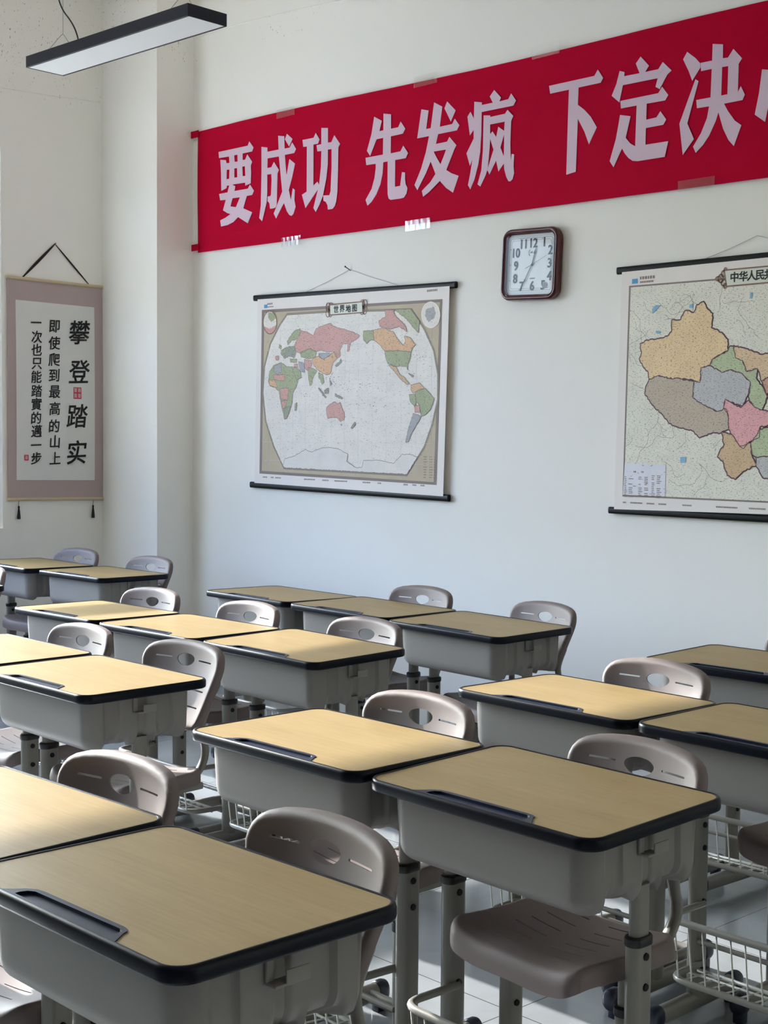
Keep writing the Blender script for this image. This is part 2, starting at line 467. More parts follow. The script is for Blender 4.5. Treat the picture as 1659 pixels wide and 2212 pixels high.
DATA = {"CHARS":[[[[[-6.53,3.047],[-6.26,3.043],[-6.245,3.064],[-6.207,3.026],[-6.22,3.006],[-6.305,3.007],[-6.305,2.971],[-6.282,2.97],[-6.263,2.996],[-6.219,2.95],[-6.231,2.93],[-6.228,2.893],[-6.231,2.834],[-6.28,2.827],[-6.282,2.844],[-6.401,2.848],[-6.372,2.836],[-6.38,2.81],[-6.257,2.808],[-6.238,2.828],[-6.202,2.79],[-6.218,2.769],[-6.266,2.769],[-6.298,2.705],[-6.217,2.674],[-6.256,2.618],[-6.346,2.662],[-6.389,2.639],[-6.444,2.628],[-6.505,2.626],[-6.513,2.661],[-6.463,2.671],[-6.416,2.686],[-6.444,2.694],[-6.487,2.715],[-6.46,2.771],[-6.513,2.774],[-6.524,2.811],[-6.444,2.81],[-6.429,2.847],[-6.45,2.848],[-6.454,2.835],[-6.503,2.826],[-6.506,2.93],[-6.513,3.001],[-6.46,2.991],[-6.455,2.974],[-6.427,2.972],[-6.431,3.008],[-6.525,3.012]],[[-6.382,3.008],[-6.353,3.007],[-6.351,2.969],[-6.378,2.971]],[[-6.452,2.937],[-6.427,2.935],[-6.429,2.885],[-6.454,2.884]],[[-6.381,2.935],[-6.356,2.934],[-6.354,2.883],[-6.381,2.884]],[[-6.307,2.935],[-6.284,2.934],[-6.28,2.881],[-6.304,2.882]],[[-6.397,2.772],[-6.329,2.769],[-6.366,2.719],[-6.417,2.729]]]],[[[[-6.136,3.019],[-6.085,3.008],[-6.084,2.985],[-5.986,2.983],[-5.991,3.057],[-5.939,3.047],[-5.935,2.981],[-5.892,2.98],[-5.871,3.004],[-5.839,2.965],[-5.854,2.946],[-5.933,2.947],[-5.92,2.843],[-5.916,2.843],[-5.894,2.92],[-5.847,2.889],[-5.87,2.822],[-5.899,2.757],[-5.881,2.705],[-5.879,2.705],[-5.865,2.762],[-5.847,2.751],[-5.851,2.698],[-5.84,2.662],[-5.858,2.626],[-5.875,2.617],[-5.893,2.624],[-5.914,2.646],[-5.939,2.693],[-6.006,2.617],[-6.027,2.646],[-5.954,2.755],[-5.984,2.946],[-6.082,2.949],[-6.084,2.898],[-6.049,2.897],[-6.027,2.923],[-5.983,2.874],[-5.995,2.857],[-6.001,2.689],[-6.011,2.677],[-6.033,2.674],[-6.059,2.675],[-6.064,2.703],[-6.072,2.713],[-6.081,2.718],[-6.081,2.744],[-6.057,2.743],[-6.051,2.751],[-6.046,2.829],[-6.049,2.861],[-6.084,2.862],[-6.084,2.766],[-6.089,2.713],[-6.128,2.615],[-6.154,2.636],[-6.14,2.705],[-6.135,2.886]]],[[[-5.916,3.056],[-5.869,3.022],[-5.897,2.986],[-5.933,3.03]]]],[[[[-5.785,3.004],[-5.695,3.002],[-5.677,3.025],[-5.646,2.986],[-5.66,2.966],[-5.695,2.967],[-5.694,2.755],[-5.661,2.771],[-5.648,2.752],[-5.634,2.843],[-5.631,2.925],[-5.663,2.927],[-5.67,2.96],[-5.632,2.96],[-5.632,3.043],[-5.58,3.035],[-5.579,2.96],[-5.552,2.959],[-5.529,2.99],[-5.484,2.94],[-5.497,2.924],[-5.498,2.816],[-5.502,2.701],[-5.511,2.651],[-5.522,2.629],[-5.54,2.616],[-5.577,2.617],[-5.58,2.64],[-5.594,2.659],[-5.612,2.666],[-5.614,2.694],[-5.566,2.689],[-5.556,2.708],[-5.549,2.833],[-5.55,2.923],[-5.579,2.925],[-5.579,2.848],[-5.59,2.779],[-5.616,2.694],[-5.643,2.651],[-5.674,2.615],[-5.693,2.638],[-5.657,2.731],[-5.758,2.645],[-5.788,2.718],[-5.749,2.73],[-5.749,2.965],[-5.779,2.967]]]],[[[[-5.226,3.036],[-5.17,3.007],[-5.187,2.959],[-5.158,2.959],[-5.158,3.04],[-5.103,3.028],[-5.103,2.958],[-5.052,2.957],[-5.034,2.982],[-5.001,2.942],[-5.017,2.921],[-5.103,2.921],[-5.104,2.838],[-5.034,2.838],[-5.014,2.863],[-4.98,2.822],[-4.996,2.8],[-5.071,2.801],[-5.071,2.671],[-5.034,2.671],[-5.022,2.736],[-5.0,2.731],[-5.0,2.699],[-4.995,2.674],[-4.982,2.654],[-4.989,2.628],[-5.007,2.611],[-5.03,2.609],[-5.102,2.611],[-5.116,2.619],[-5.123,2.64],[-5.125,2.69],[-5.125,2.802],[-5.157,2.802],[-5.161,2.749],[-5.177,2.696],[-5.207,2.65],[-5.241,2.618],[-5.271,2.602],[-5.286,2.632],[-5.241,2.682],[-5.22,2.734],[-5.212,2.78],[-5.212,2.802],[-5.282,2.805],[-5.288,2.842],[-5.16,2.84],[-5.159,2.922],[-5.207,2.922],[-5.254,2.846],[-5.278,2.875],[-5.246,2.951]]]],[[[[-4.89,3.017],[-4.841,3.004],[-4.856,2.919],[-4.825,2.918],[-4.804,3.036],[-4.749,3.007],[-4.764,2.915],[-4.682,2.915],[-4.665,2.937],[-4.635,2.902],[-4.651,2.881],[-4.775,2.882],[-4.789,2.838],[-4.715,2.838],[-4.699,2.858],[-4.653,2.812],[-4.666,2.795],[-4.718,2.706],[-4.683,2.686],[-4.636,2.668],[-4.672,2.594],[-4.718,2.622],[-4.76,2.66],[-4.793,2.64],[-4.833,2.616],[-4.873,2.599],[-4.882,2.628],[-4.824,2.663],[-4.79,2.697],[-4.823,2.76],[-4.856,2.707],[-4.913,2.635],[-4.933,2.662],[-4.888,2.735],[-4.857,2.808],[-4.836,2.882],[-4.917,2.883]],[[-4.804,2.804],[-4.721,2.802],[-4.736,2.773],[-4.757,2.738],[-4.782,2.771]]],[[[-4.717,3.026],[-4.661,2.975],[-4.691,2.928],[-4.734,2.996]]]],[[[[-4.416,3.027],[-4.374,2.986],[-4.384,2.97],[-4.329,2.971],[-4.312,2.994],[-4.282,2.957],[-4.298,2.937],[-4.493,2.94],[-4.494,2.84],[-4.5,2.757],[-4.512,2.7],[-4.534,2.638],[-4.56,2.596],[-4.575,2.617],[-4.561,2.669],[-4.549,2.73],[-4.564,2.705],[-4.587,2.765],[-4.542,2.826],[-4.542,2.867],[-4.566,2.845],[-4.583,2.933],[-4.564,2.953],[-4.542,2.918],[-4.54,2.995],[-4.492,2.984],[-4.493,2.972],[-4.424,2.971],[-4.443,3.002]]],[[[-4.48,2.923],[-4.439,2.916],[-4.439,2.909],[-4.348,2.909],[-4.333,2.924],[-4.297,2.891],[-4.31,2.871],[-4.313,2.772],[-4.309,2.692],[-4.304,2.723],[-4.289,2.719],[-4.292,2.666],[-4.288,2.635],[-4.297,2.609],[-4.311,2.601],[-4.322,2.603],[-4.336,2.625],[-4.348,2.659],[-4.351,2.686],[-4.384,2.655],[-4.399,2.706],[-4.44,2.648],[-4.453,2.671],[-4.464,2.647],[-4.496,2.601],[-4.514,2.613],[-4.491,2.674],[-4.482,2.765],[-4.481,2.859]],[[-4.439,2.875],[-4.349,2.874],[-4.352,2.833],[-4.388,2.857],[-4.4,2.813],[-4.424,2.842],[-4.438,2.831]],[[-4.438,2.81],[-4.416,2.758],[-4.451,2.677],[-4.444,2.733],[-4.44,2.78]],[[-4.352,2.817],[-4.374,2.762],[-4.352,2.719],[-4.351,2.777]]]],[[[[-4.089,2.988],[-3.838,2.986],[-3.819,3.009],[-3.79,2.969],[-3.803,2.951],[-3.923,2.952],[-3.925,2.879],[-3.889,2.852],[-3.854,2.817],[-3.82,2.767],[-3.861,2.701],[-3.887,2.759],[-3.924,2.819],[-3.931,2.594],[-3.984,2.588],[-3.979,2.844],[-3.976,2.952],[-4.082,2.953]]]],[[[[-3.596,3.021],[-3.553,2.976],[-3.572,2.954],[-3.506,2.953],[-3.484,2.978],[-3.44,2.936],[-3.461,2.923],[-3.497,2.871],[-3.518,2.884],[-3.508,2.917],[-3.685,2.92],[-3.702,2.852],[-3.743,2.886],[-3.719,2.931],[-3.703,2.982],[-3.678,2.973],[-3.679,2.956],[-3.6,2.954],[-3.62,2.997]]],[[[-3.697,2.857],[-3.504,2.856],[-3.485,2.879],[-3.454,2.84],[-3.469,2.821],[-3.561,2.823],[-3.562,2.758],[-3.511,2.759],[-3.492,2.781],[-3.462,2.743],[-3.476,2.724],[-3.563,2.724],[-3.564,2.656],[-3.45,2.654],[-3.466,2.593],[-3.601,2.594],[-3.628,2.599],[-3.65,2.614],[-3.67,2.636],[-3.684,2.658],[-3.727,2.586],[-3.748,2.614],[-3.717,2.702],[-3.704,2.763],[-3.697,2.799],[-3.642,2.785],[-3.666,2.7],[-3.643,2.674],[-3.616,2.657],[-3.612,2.824],[-3.693,2.825]]]],[[[[-3.366,2.996],[-3.327,2.965],[-3.303,2.939],[-3.301,2.923],[-3.339,2.876],[-3.356,2.916],[-3.385,2.97]]],[[[-3.324,2.88],[-3.309,2.87],[-3.359,2.711],[-3.326,2.644],[-3.378,2.588],[-3.397,2.716]]],[[[-3.301,2.94],[-3.247,2.939],[-3.246,3.004],[-3.198,2.993],[-3.198,2.939],[-3.174,2.937],[-3.15,2.966],[-3.11,2.922],[-3.125,2.904],[-3.126,2.795],[-3.113,2.816],[-3.094,2.78],[-3.104,2.761],[-3.188,2.761],[-3.169,2.729],[-3.138,2.688],[-3.107,2.665],[-3.139,2.589],[-3.164,2.616],[-3.19,2.664],[-3.213,2.732],[-3.224,2.701],[-3.254,2.647],[-3.282,2.614],[-3.316,2.588],[-3.329,2.614],[-3.293,2.662],[-3.266,2.717],[-3.257,2.762],[-3.314,2.764],[-3.318,2.797],[-3.251,2.796],[-3.248,2.907],[-3.298,2.907]],[[-3.2,2.905],[-3.172,2.904],[-3.173,2.795],[-3.202,2.795]]]],[[[[-3.02,2.863],[-2.977,2.853],[-2.977,2.771],[-3.002,2.661],[-3.048,2.696],[-3.031,2.776]]]]],"LAND":[["pink",[[-5.789,1.98],[-5.773,2.003],[-5.717,1.99],[-5.673,1.97],[-5.652,2.004],[-5.608,2.016],[-5.539,2.028],[-5.512,2.011],[-5.46,1.998],[-5.366,1.976],[-5.305,1.953],[-5.335,1.934],[-5.376,1.922],[-5.386,1.882],[-5.401,1.876],[-5.397,1.916],[-5.438,1.915],[-5.459,1.885],[-5.453,1.857],[-5.479,1.844],[-5.511,1.88],[-5.564,1.882],[-5.607,1.891],[-5.651,1.886],[-5.694,1.905],[-5.749,1.889],[-5.783,1.884],[-5.816,1.892],[-5.828,1.928]]],["green",[[-5.781,1.888],[-5.694,1.903],[-5.645,1.884],[-5.65,1.858],[-5.705,1.849],[-5.771,1.861]]],["slate",[[-5.629,1.876],[-5.543,1.876],[-5.534,1.86],[-5.585,1.845],[-5.62,1.853]]],["orange",[[-5.685,1.846],[-5.629,1.862],[-5.585,1.843],[-5.522,1.872],[-5.498,1.88],[-5.484,1.841],[-5.511,1.825],[-5.521,1.804],[-5.531,1.77],[-5.563,1.761],[-5.596,1.772],[-5.634,1.791],[-5.666,1.813]]],["green",[[-5.716,1.804],[-5.672,1.799],[-5.639,1.784],[-5.666,1.76],[-5.687,1.711],[-5.698,1.708],[-5.71,1.754]]],["green",[[-5.628,1.776],[-5.595,1.766],[-5.582,1.726],[-5.6,1.713],[-5.611,1.738],[-5.628,1.752]]],["pink",[[-5.744,1.85],[-5.688,1.841],[-5.683,1.817],[-5.716,1.789],[-5.743,1.801]]],["slate",[[-5.794,1.838],[-5.749,1.829],[-5.74,1.783],[-5.776,1.783]]],["green",[[-5.841,1.815],[-5.799,1.803],[-5.776,1.783],[-5.765,1.752],[-5.821,1.739],[-5.833,1.779]]],["pink",[[-5.827,1.828],[-5.799,1.824],[-5.799,1.806],[-5.829,1.814]]],["green",[[-5.864,1.857],[-5.805,1.851],[-5.81,1.834],[-5.861,1.838]]],["grey",[[-5.942,1.89],[-5.907,1.917],[-5.828,1.922],[-5.814,1.892],[-5.827,1.86],[-5.873,1.871],[-5.907,1.858],[-5.939,1.881]]],["pink",[[-5.99,1.874],[-5.959,1.876],[-5.959,1.854],[-5.985,1.852]]],["green",[[-5.942,1.904],[-5.907,1.914],[-5.901,1.888],[-5.936,1.882]]],["green",[[-5.89,1.951],[-5.828,2.003],[-5.778,2.011],[-5.784,1.983],[-5.817,1.956],[-5.853,1.952],[-5.882,1.93]]],["green",[[-5.956,1.937],[-5.936,1.926],[-5.942,1.91],[-5.96,1.918]]],["green",[[-5.999,1.827],[-5.941,1.839],[-5.895,1.815],[-5.844,1.813],[-5.833,1.779],[-5.798,1.729],[-5.809,1.707],[-5.843,1.672],[-5.843,1.629],[-5.859,1.586],[-5.888,1.536],[-5.91,1.533],[-5.928,1.587],[-5.946,1.638],[-5.958,1.685],[-5.987,1.703],[-6.039,1.715],[-6.051,1.741],[-6.04,1.792]]],["slate",[[-5.999,1.82],[-5.941,1.836],[-5.935,1.789],[-5.975,1.774],[-6.005,1.798]]],["pink",[[-6.005,1.775],[-5.906,1.772],[-5.912,1.738],[-5.999,1.747]]],["orange",[[-6.043,1.745],[-5.999,1.747],[-5.969,1.71],[-5.989,1.705],[-6.039,1.718]]],["pink",[[-5.952,1.699],[-5.877,1.701],[-5.883,1.637],[-5.94,1.639]]],["grey",[[-5.914,1.592],[-5.857,1.604],[-5.888,1.538],[-5.909,1.535]]],["pink",[[-5.94,1.63],[-5.888,1.633],[-5.905,1.594],[-5.926,1.588]]],["green",[[-5.821,1.614],[-5.803,1.621],[-5.809,1.579],[-5.823,1.579]]],["pink",[[-5.562,1.59],[-5.53,1.611],[-5.498,1.621],[-5.475,1.609],[-5.456,1.62],[-5.44,1.589],[-5.419,1.561],[-5.424,1.527],[-5.45,1.519],[-5.476,1.538],[-5.508,1.541],[-5.551,1.535],[-5.562,1.562]]],["grey",[[-5.45,1.505],[-5.437,1.505],[-5.442,1.496]]],["grey",[[-5.341,1.517],[-5.331,1.506],[-5.361,1.482],[-5.37,1.486]]],["grey",[[-5.453,1.842],[-5.445,1.823],[-5.487,1.802],[-5.496,1.809],[-5.463,1.823]]],["grey",[[-5.624,1.697],[-5.562,1.647],[-5.571,1.642],[-5.629,1.692]]],["grey",[[-5.582,1.681],[-5.547,1.693],[-5.546,1.667],[-5.573,1.664]]],["grey",[[-5.495,1.664],[-5.433,1.641],[-5.441,1.633],[-5.493,1.65]]],["grey",[[-5.537,1.736],[-5.52,1.715],[-5.531,1.706]]],["green",[[-5.28,1.975],[-5.205,1.975],[-5.199,1.925],[-5.234,1.926],[-5.254,1.909],[-5.279,1.932]]],["orange",[[-5.205,1.975],[-5.136,1.983],[-5.058,1.961],[-5.04,1.934],[-5.009,1.906],[-4.986,1.891],[-4.972,1.911],[-4.977,1.937],[-4.934,1.922],[-4.901,1.888],[-4.924,1.876],[-4.933,1.857],[-5.019,1.867],[-5.12,1.868],[-5.155,1.899],[-5.199,1.925]]],["pink",[[-5.117,2.07],[-5.059,2.068],[-5.049,2.039],[-4.972,1.983],[-4.963,1.956],[-5.02,1.985],[-5.077,1.974],[-5.156,1.991],[-5.166,2.019],[-5.117,2.037]]],["green",[[-5.05,2.068],[-4.938,2.064],[-4.875,2.003],[-4.883,1.946],[-4.916,1.973],[-4.963,2.015]]],["green",[[-5.12,1.867],[-5.019,1.866],[-4.933,1.856],[-4.937,1.825],[-4.956,1.793],[-4.951,1.767],[-4.965,1.787],[-5.008,1.791],[-5.037,1.789],[-5.095,1.804],[-5.115,1.838]]],["tan",[[-5.095,1.801],[-5.037,1.787],[-5.008,1.749],[-4.979,1.735],[-4.941,1.701],[-4.959,1.699],[-5.017,1.736],[-5.046,1.763]]],["green",[[-4.893,1.665],[-4.829,1.676],[-4.769,1.627],[-4.791,1.576],[-4.827,1.551],[-4.855,1.544],[-4.866,1.59],[-4.893,1.616],[-4.902,1.649]]],["orange",[[-4.931,1.696],[-4.866,1.703],[-4.838,1.678],[-4.893,1.665],[-4.912,1.655],[-4.931,1.672]]],["green",[[-4.942,1.649],[-4.904,1.65],[-4.893,1.611],[-4.902,1.585],[-4.935,1.617]]],["pink",[[-4.902,1.595],[-4.869,1.596],[-4.866,1.561],[-4.901,1.563]]],["slate",[[-4.911,1.558],[-4.856,1.543],[-4.891,1.499],[-4.919,1.466],[-4.946,1.419],[-4.965,1.416],[-4.952,1.46],[-4.933,1.512]]],["grey",[[-4.951,1.755],[-4.913,1.74],[-4.918,1.732]]],["ice",[[-5.92,1.283],[-5.903,1.32],[-5.824,1.335],[-5.734,1.372],[-5.679,1.359],[-5.603,1.381],[-5.539,1.385],[-5.464,1.379],[-5.391,1.352],[-5.401,1.314],[-5.328,1.285],[-5.283,1.286],[-5.273,1.32],[-5.158,1.325],[-5.05,1.31],[-4.993,1.354],[-4.936,1.358],[-4.88,1.346],[-4.954,1.259],[-5.909,1.272]]]],"W_SHEET":[[-6.152,2.191],[-4.677,2.156],[-4.706,1.16],[-6.176,1.182]],"W_FRAME":[[-6.112,2.131],[-4.724,2.098],[-4.751,1.213],[-6.129,1.235]],"W_FRAME2":[[-6.089,2.114],[-4.739,2.085],[-4.768,1.226],[-6.108,1.25]],"W_OVAL":[[-5.891,2.095],[-5.566,2.089],[-5.266,2.076],[-4.931,2.062],[-4.842,1.963],[-4.776,1.858],[-4.746,1.742],[-4.746,1.62],[-4.781,1.505],[-4.834,1.395],[-4.954,1.255],[-5.914,1.269],[-6.002,1.384],[-6.074,1.522],[-6.1,1.676],[-6.087,1.822],[-6.035,1.944],[-5.954,2.041]],"W_IN1":[[-5.98,2.056],[-5.981,2.042],[-5.985,2.029],[-5.992,2.018],[-6.001,2.009],[-6.012,2.002],[-6.024,1.998],[-6.037,1.997],[-6.05,1.999],[-6.063,2.005],[-6.074,2.013],[-6.084,2.023],[-6.091,2.035],[-6.095,2.048],[-6.097,2.062],[-6.095,2.076],[-6.091,2.089],[-6.084,2.1],[-6.075,2.109],[-6.064,2.116],[-6.051,2.12],[-6.038,2.12],[-6.025,2.118],[-6.013,2.113],[-6.002,2.105],[-5.992,2.095],[-5.985,2.083],[-5.981,2.069]],"W_IN2":[[-4.737,2.024],[-4.739,2.011],[-4.743,1.998],[-4.75,1.987],[-4.76,1.978],[-4.771,1.972],[-4.784,1.968],[-4.798,1.967],[-4.812,1.969],[-4.825,1.975],[-4.837,1.982],[-4.847,1.993],[-4.855,2.005],[-4.859,2.018],[-4.861,2.032],[-4.86,2.045],[-4.855,2.058],[-4.848,2.069],[-4.838,2.078],[-4.826,2.084],[-4.813,2.088],[-4.8,2.089],[-4.786,2.086],[-4.773,2.081],[-4.761,2.073],[-4.751,2.063],[-4.744,2.051],[-4.739,2.038]],"W_IN1L":[[-6.053,2.116],[-5.995,2.108],[-5.987,2.079],[-6.024,2.06],[-6.053,2.083]],"W_IN1M":[[-6.092,2.041],[-6.041,2.024],[-5.986,2.043],[-5.986,2.007],[-6.035,1.998],[-6.076,2.011]],"W_IN2L":[[-4.829,2.058],[-4.779,2.065],[-4.765,2.035],[-4.774,2.011],[-4.815,1.994],[-4.838,2.027]],"W_TITLE":[[-5.537,2.119],[-5.291,2.12],[-5.288,2.071],[-5.536,2.073]],"W_TITLE2":[[-5.545,2.127],[-5.283,2.125],[-5.281,2.065],[-5.545,2.067]],"W_TC":[[-5.49,2.098],[-5.443,2.097],[-5.395,2.095],[-5.347,2.094]],"W_LOGO":[[-6.092,2.158],[-6.065,2.158],[-6.065,2.139],[-6.092,2.139]],"W_ORN":[[-5.545,2.097],[-5.281,2.095]],"W_LEG":[[-4.838,1.331],[-4.76,1.332],[-4.764,1.255],[-4.837,1.253]],"W_BAR":[[-6.193,2.217],[-4.647,2.176],[-4.645,2.146],[-6.188,2.185]],"W_BAR2":[[-6.22,1.188],[-4.679,1.167],[-4.679,1.137],[-6.219,1.154]],"W_NAIL":[[-5.413,2.295],[-5.754,2.207],[-5.051,2.19]],"PROV":[["orange",[[-3.563,1.836],[-3.528,1.849],[-3.486,1.85],[-3.425,1.861],[-3.405,1.88],[-3.406,1.925],[-3.362,1.925],[-3.34,1.96],[-3.3,1.949],[-3.287,1.979],[-3.255,1.99],[-3.235,1.959],[-3.212,1.941],[-3.217,1.884],[-3.168,1.863],[-3.139,1.834],[-3.138,1.791],[-3.179,1.776],[-3.207,1.761],[-3.22,1.737],[-3.262,1.727],[-3.264,1.669],[-3.3,1.681],[-3.36,1.688],[-3.414,1.689],[-3.469,1.702],[-3.514,1.689],[-3.518,1.715],[-3.547,1.744],[-3.565,1.773],[-3.555,1.796]]],["taupe",[[-3.514,1.686],[-3.469,1.702],[-3.414,1.689],[-3.36,1.685],[-3.293,1.675],[-3.298,1.609],[-3.252,1.581],[-3.18,1.552],[-3.142,1.563],[-3.128,1.525],[-3.127,1.481],[-3.162,1.468],[-3.204,1.467],[-3.262,1.448],[-3.295,1.476],[-3.349,1.487],[-3.41,1.506],[-3.452,1.549],[-3.501,1.589],[-3.534,1.63],[-3.531,1.652]]],["slate",[[-3.262,1.727],[-3.22,1.734],[-3.158,1.705],[-3.127,1.715],[-3.076,1.702],[-3.032,1.664],[-3.04,1.621],[-3.067,1.573],[-3.124,1.59],[-3.146,1.601],[-3.155,1.558],[-3.18,1.552],[-3.252,1.581],[-3.298,1.609],[-3.293,1.675],[-3.264,1.669]]],["green",[[-3.22,1.737],[-3.207,1.761],[-3.138,1.788],[-3.129,1.807],[-3.113,1.806],[-3.103,1.762],[-3.071,1.751],[-3.052,1.707],[-3.003,1.716],[-3.008,1.679],[-2.983,1.652],[-2.957,1.609],[-2.98,1.556],[-3.017,1.572],[-3.04,1.61],[-3.032,1.664],[-3.076,1.702],[-3.127,1.715],[-3.158,1.705]]],["tan",[[-3.113,1.809],[-3.048,1.793],[-2.986,1.769],[-2.92,1.782],[-2.85,1.816],[-2.805,1.865],[-2.692,1.89],[-2.689,1.788],[-2.801,1.72],[-2.9,1.703],[-2.941,1.688],[-2.983,1.668],[-3.003,1.716],[-3.052,1.707],[-3.071,1.751],[-3.103,1.762]]],["pinkorange",[[-2.983,1.668],[-2.941,1.688],[-2.934,1.624],[-2.961,1.617]]],["pinkred",[[-3.146,1.601],[-3.124,1.59],[-3.073,1.565],[-3.039,1.594],[-3.011,1.567],[-2.98,1.556],[-2.92,1.55],[-2.895,1.513],[-2.937,1.5],[-2.985,1.492],[-2.99,1.449],[-3.032,1.433],[-3.057,1.406],[-3.075,1.416],[-3.111,1.46],[-3.127,1.481],[-3.129,1.536],[-3.152,1.568]]],["yunnan",[[-3.159,1.47],[-3.111,1.46],[-3.075,1.416],[-3.026,1.428],[-3.019,1.379],[-2.999,1.342],[-3.054,1.319],[-3.091,1.286],[-3.129,1.301],[-3.15,1.356],[-3.176,1.372],[-3.145,1.421]]],["green",[[-3.026,1.428],[-2.985,1.481],[-2.93,1.492],[-2.899,1.429],[-2.922,1.381],[-3.0,1.374],[-3.019,1.385]]],["slate",[[-3.0,1.372],[-2.916,1.381],[-2.849,1.345],[-2.878,1.292],[-2.968,1.295],[-2.999,1.339]]],["green",[[-2.934,1.619],[-2.9,1.697],[-2.847,1.701],[-2.855,1.571],[-2.914,1.55],[-2.96,1.609]]],["orange",[[-2.855,1.571],[-2.763,1.595],[-2.716,1.523],[-2.783,1.482],[-2.889,1.513],[-2.914,1.55]]],["pinkorange",[[-2.899,1.429],[-2.889,1.51],[-2.795,1.482],[-2.804,1.388],[-2.85,1.35],[-2.916,1.381]]],["yunnan",[[-2.8,1.482],[-2.716,1.52],[-2.68,1.461],[-2.735,1.409],[-2.801,1.388]]],["pink",[[-2.841,1.706],[-2.744,1.744],[-2.686,1.686],[-2.74,1.6],[-2.85,1.576]]],["green",[[-2.694,1.961],[-2.583,1.924],[-2.526,1.831],[-2.634,1.806],[-2.691,1.86]]]],"LAKES":[[[-3.506,1.976],[-3.489,1.991],[-3.462,1.99],[-3.482,1.973],[-3.503,1.957]],[[-3.484,1.887],[-3.458,1.882],[-3.466,1.873],[-3.483,1.875]],[[-3.322,1.981],[-3.307,1.987],[-3.306,1.969],[-3.323,1.969]],[[-3.041,2.012],[-3.031,2.011],[-3.034,1.988],[-3.044,1.989]],[[-3.353,1.369],[-3.326,1.37],[-3.326,1.346],[-3.352,1.345]]],"C_SHEET":[[-3.665,2.14],[-2.399,2.141],[-2.371,1.163],[-3.686,1.142]],"C_FRAME":[[-3.626,2.08],[-2.428,2.071],[-2.408,1.198],[-3.642,1.198]],"C_FRAME2":[[-3.617,2.073],[-2.434,2.065],[-2.415,1.204],[-3.634,1.205]],"C_LEG":[[-3.631,1.338],[-3.423,1.337],[-3.424,1.206],[-3.639,1.205]],"C_TITLE":[[-3.158,2.104],[-2.777,2.103],[-2.775,2.048],[-3.147,2.046]],"C_TC":[[-3.114,2.077],[-3.074,2.077],[-3.037,2.077],[-3.0,2.076],[-2.962,2.076],[-2.925,2.077],[-2.888,2.077],[-2.852,2.077],[-2.816,2.077]],"C_LOGO":[[-3.611,2.107],[-3.583,2.107],[-3.582,2.087],[-3.611,2.087]],"C_ORN":[[-3.177,2.076]],"C_BAR":[[-3.695,2.164],[-2.39,2.159],[-2.389,2.133],[-3.691,2.133]],"C_BAR2":[[-3.718,1.151],[-2.36,1.148],[-2.359,1.119],[-3.715,1.122]],"C_STR":[[-3.278,2.16],[-2.968,2.25]],"CLOCK":[[-4.34,2.382],[-4.001,2.368],[-4.006,2.054],[-4.345,2.061]],"CL_IN":[[-4.318,2.356],[-4.027,2.35],[-4.032,2.078],[-4.325,2.083]],"CL_DIAL":[[-4.29,2.337],[-4.032,2.332],[-4.035,2.096],[-4.295,2.096]],"CL_NUM":[[-4.155,2.309],[-4.094,2.308],[-4.059,2.271],[-4.063,2.213],[-4.064,2.157],[-4.1,2.119],[-4.163,2.12],[-4.226,2.122],[-4.264,2.159],[-4.26,2.216],[-4.258,2.273],[-4.215,2.309]],"CL_H":[[-4.163,2.213],[-4.137,2.295],[-4.229,2.106],[-4.072,2.249],[-4.209,2.204],[-4.168,2.267],[-4.162,2.152],[-4.089,2.118]]}

# ---------------------------------------------------------------- room shell
XL, XP, YP, YB = -7.39, -6.798, 4.549, 4.80       # left wall, pillar side, pillar front, back wall
XR, YF, ZC = 1.9, -4.6, 4.15
SILL, HEAD = .90, 3.068
def struct(name, bm, mat): return tag(obj(name, bm, mat), kind='structure')
b = new(); box(b, XL-.25, XR+.2, YF-.2, YB+.2, -.12, 0); struct('floor', b, 'floor')
b = new(); box(b, XL-.25, XR+.2, YF-.2, YB+.2, ZC, ZC+.12); struct('ceiling', b, 'ceiling')
b = new(); box(b, XL-.25, XR+.2, YB, YB+.2, 0, ZC); struct('wall_back', b, 'wall')
b = new(); box(b, XL, XP, YP, YB, 0, ZC); struct('wall_corner', b, 'wall')
b = new(); box(b, XR, XR+.2, YF, YB, 0, ZC); struct('wall_right', b, 'wall')
b = new(); box(b, XL-.25, XR+.2, YF-.2, YF, 0, ZC); struct('wall_front', b, 'wall')
b = new(); box(b, -5.6, .4, YF+.012, YF+.04, .8, 2.6, .006); tag(obj('added_board_front', b, simple('dark_green_absorber', '#16261f', .7)), kind='structure')  # unseen dark board, added to cut light bouncing off the front wall
b = new(); box(b, XR-.06, XR-.012, -3.9, 1.8, .05, 2.1, .006); tag(obj('added_panel_right', b, simple('dark_brown_absorber', '#3a2a20', .5)), kind='structure')  # unseen dark panel, added to keep bounce from the right wall low
WY0 = .3
b = new()
box(b, XL-.25, XL, YF, 3.89, 0, SILL)
box(b, XL-.25, XL, YF, 3.89, HEAD, ZC)
box(b, XL-.25, XL, 3.89, YB, 0, ZC)
box(b, XL-.25, XL, YF, WY0, SILL, HEAD)
struct('wall_left', b, 'wall_l')
b = new(); box(b, -60, XL-.3, -40, 40, -.6, -.5); tag(obj('ground_outside', b, 'ground'), kind='structure')
b = new(); box(b, XL-1.55, XL-.25, -40, 12, 3.68, 3.85); struct('added_eave', b, 'ceiling')  # unseen slab added outside to block high sky light from the windows
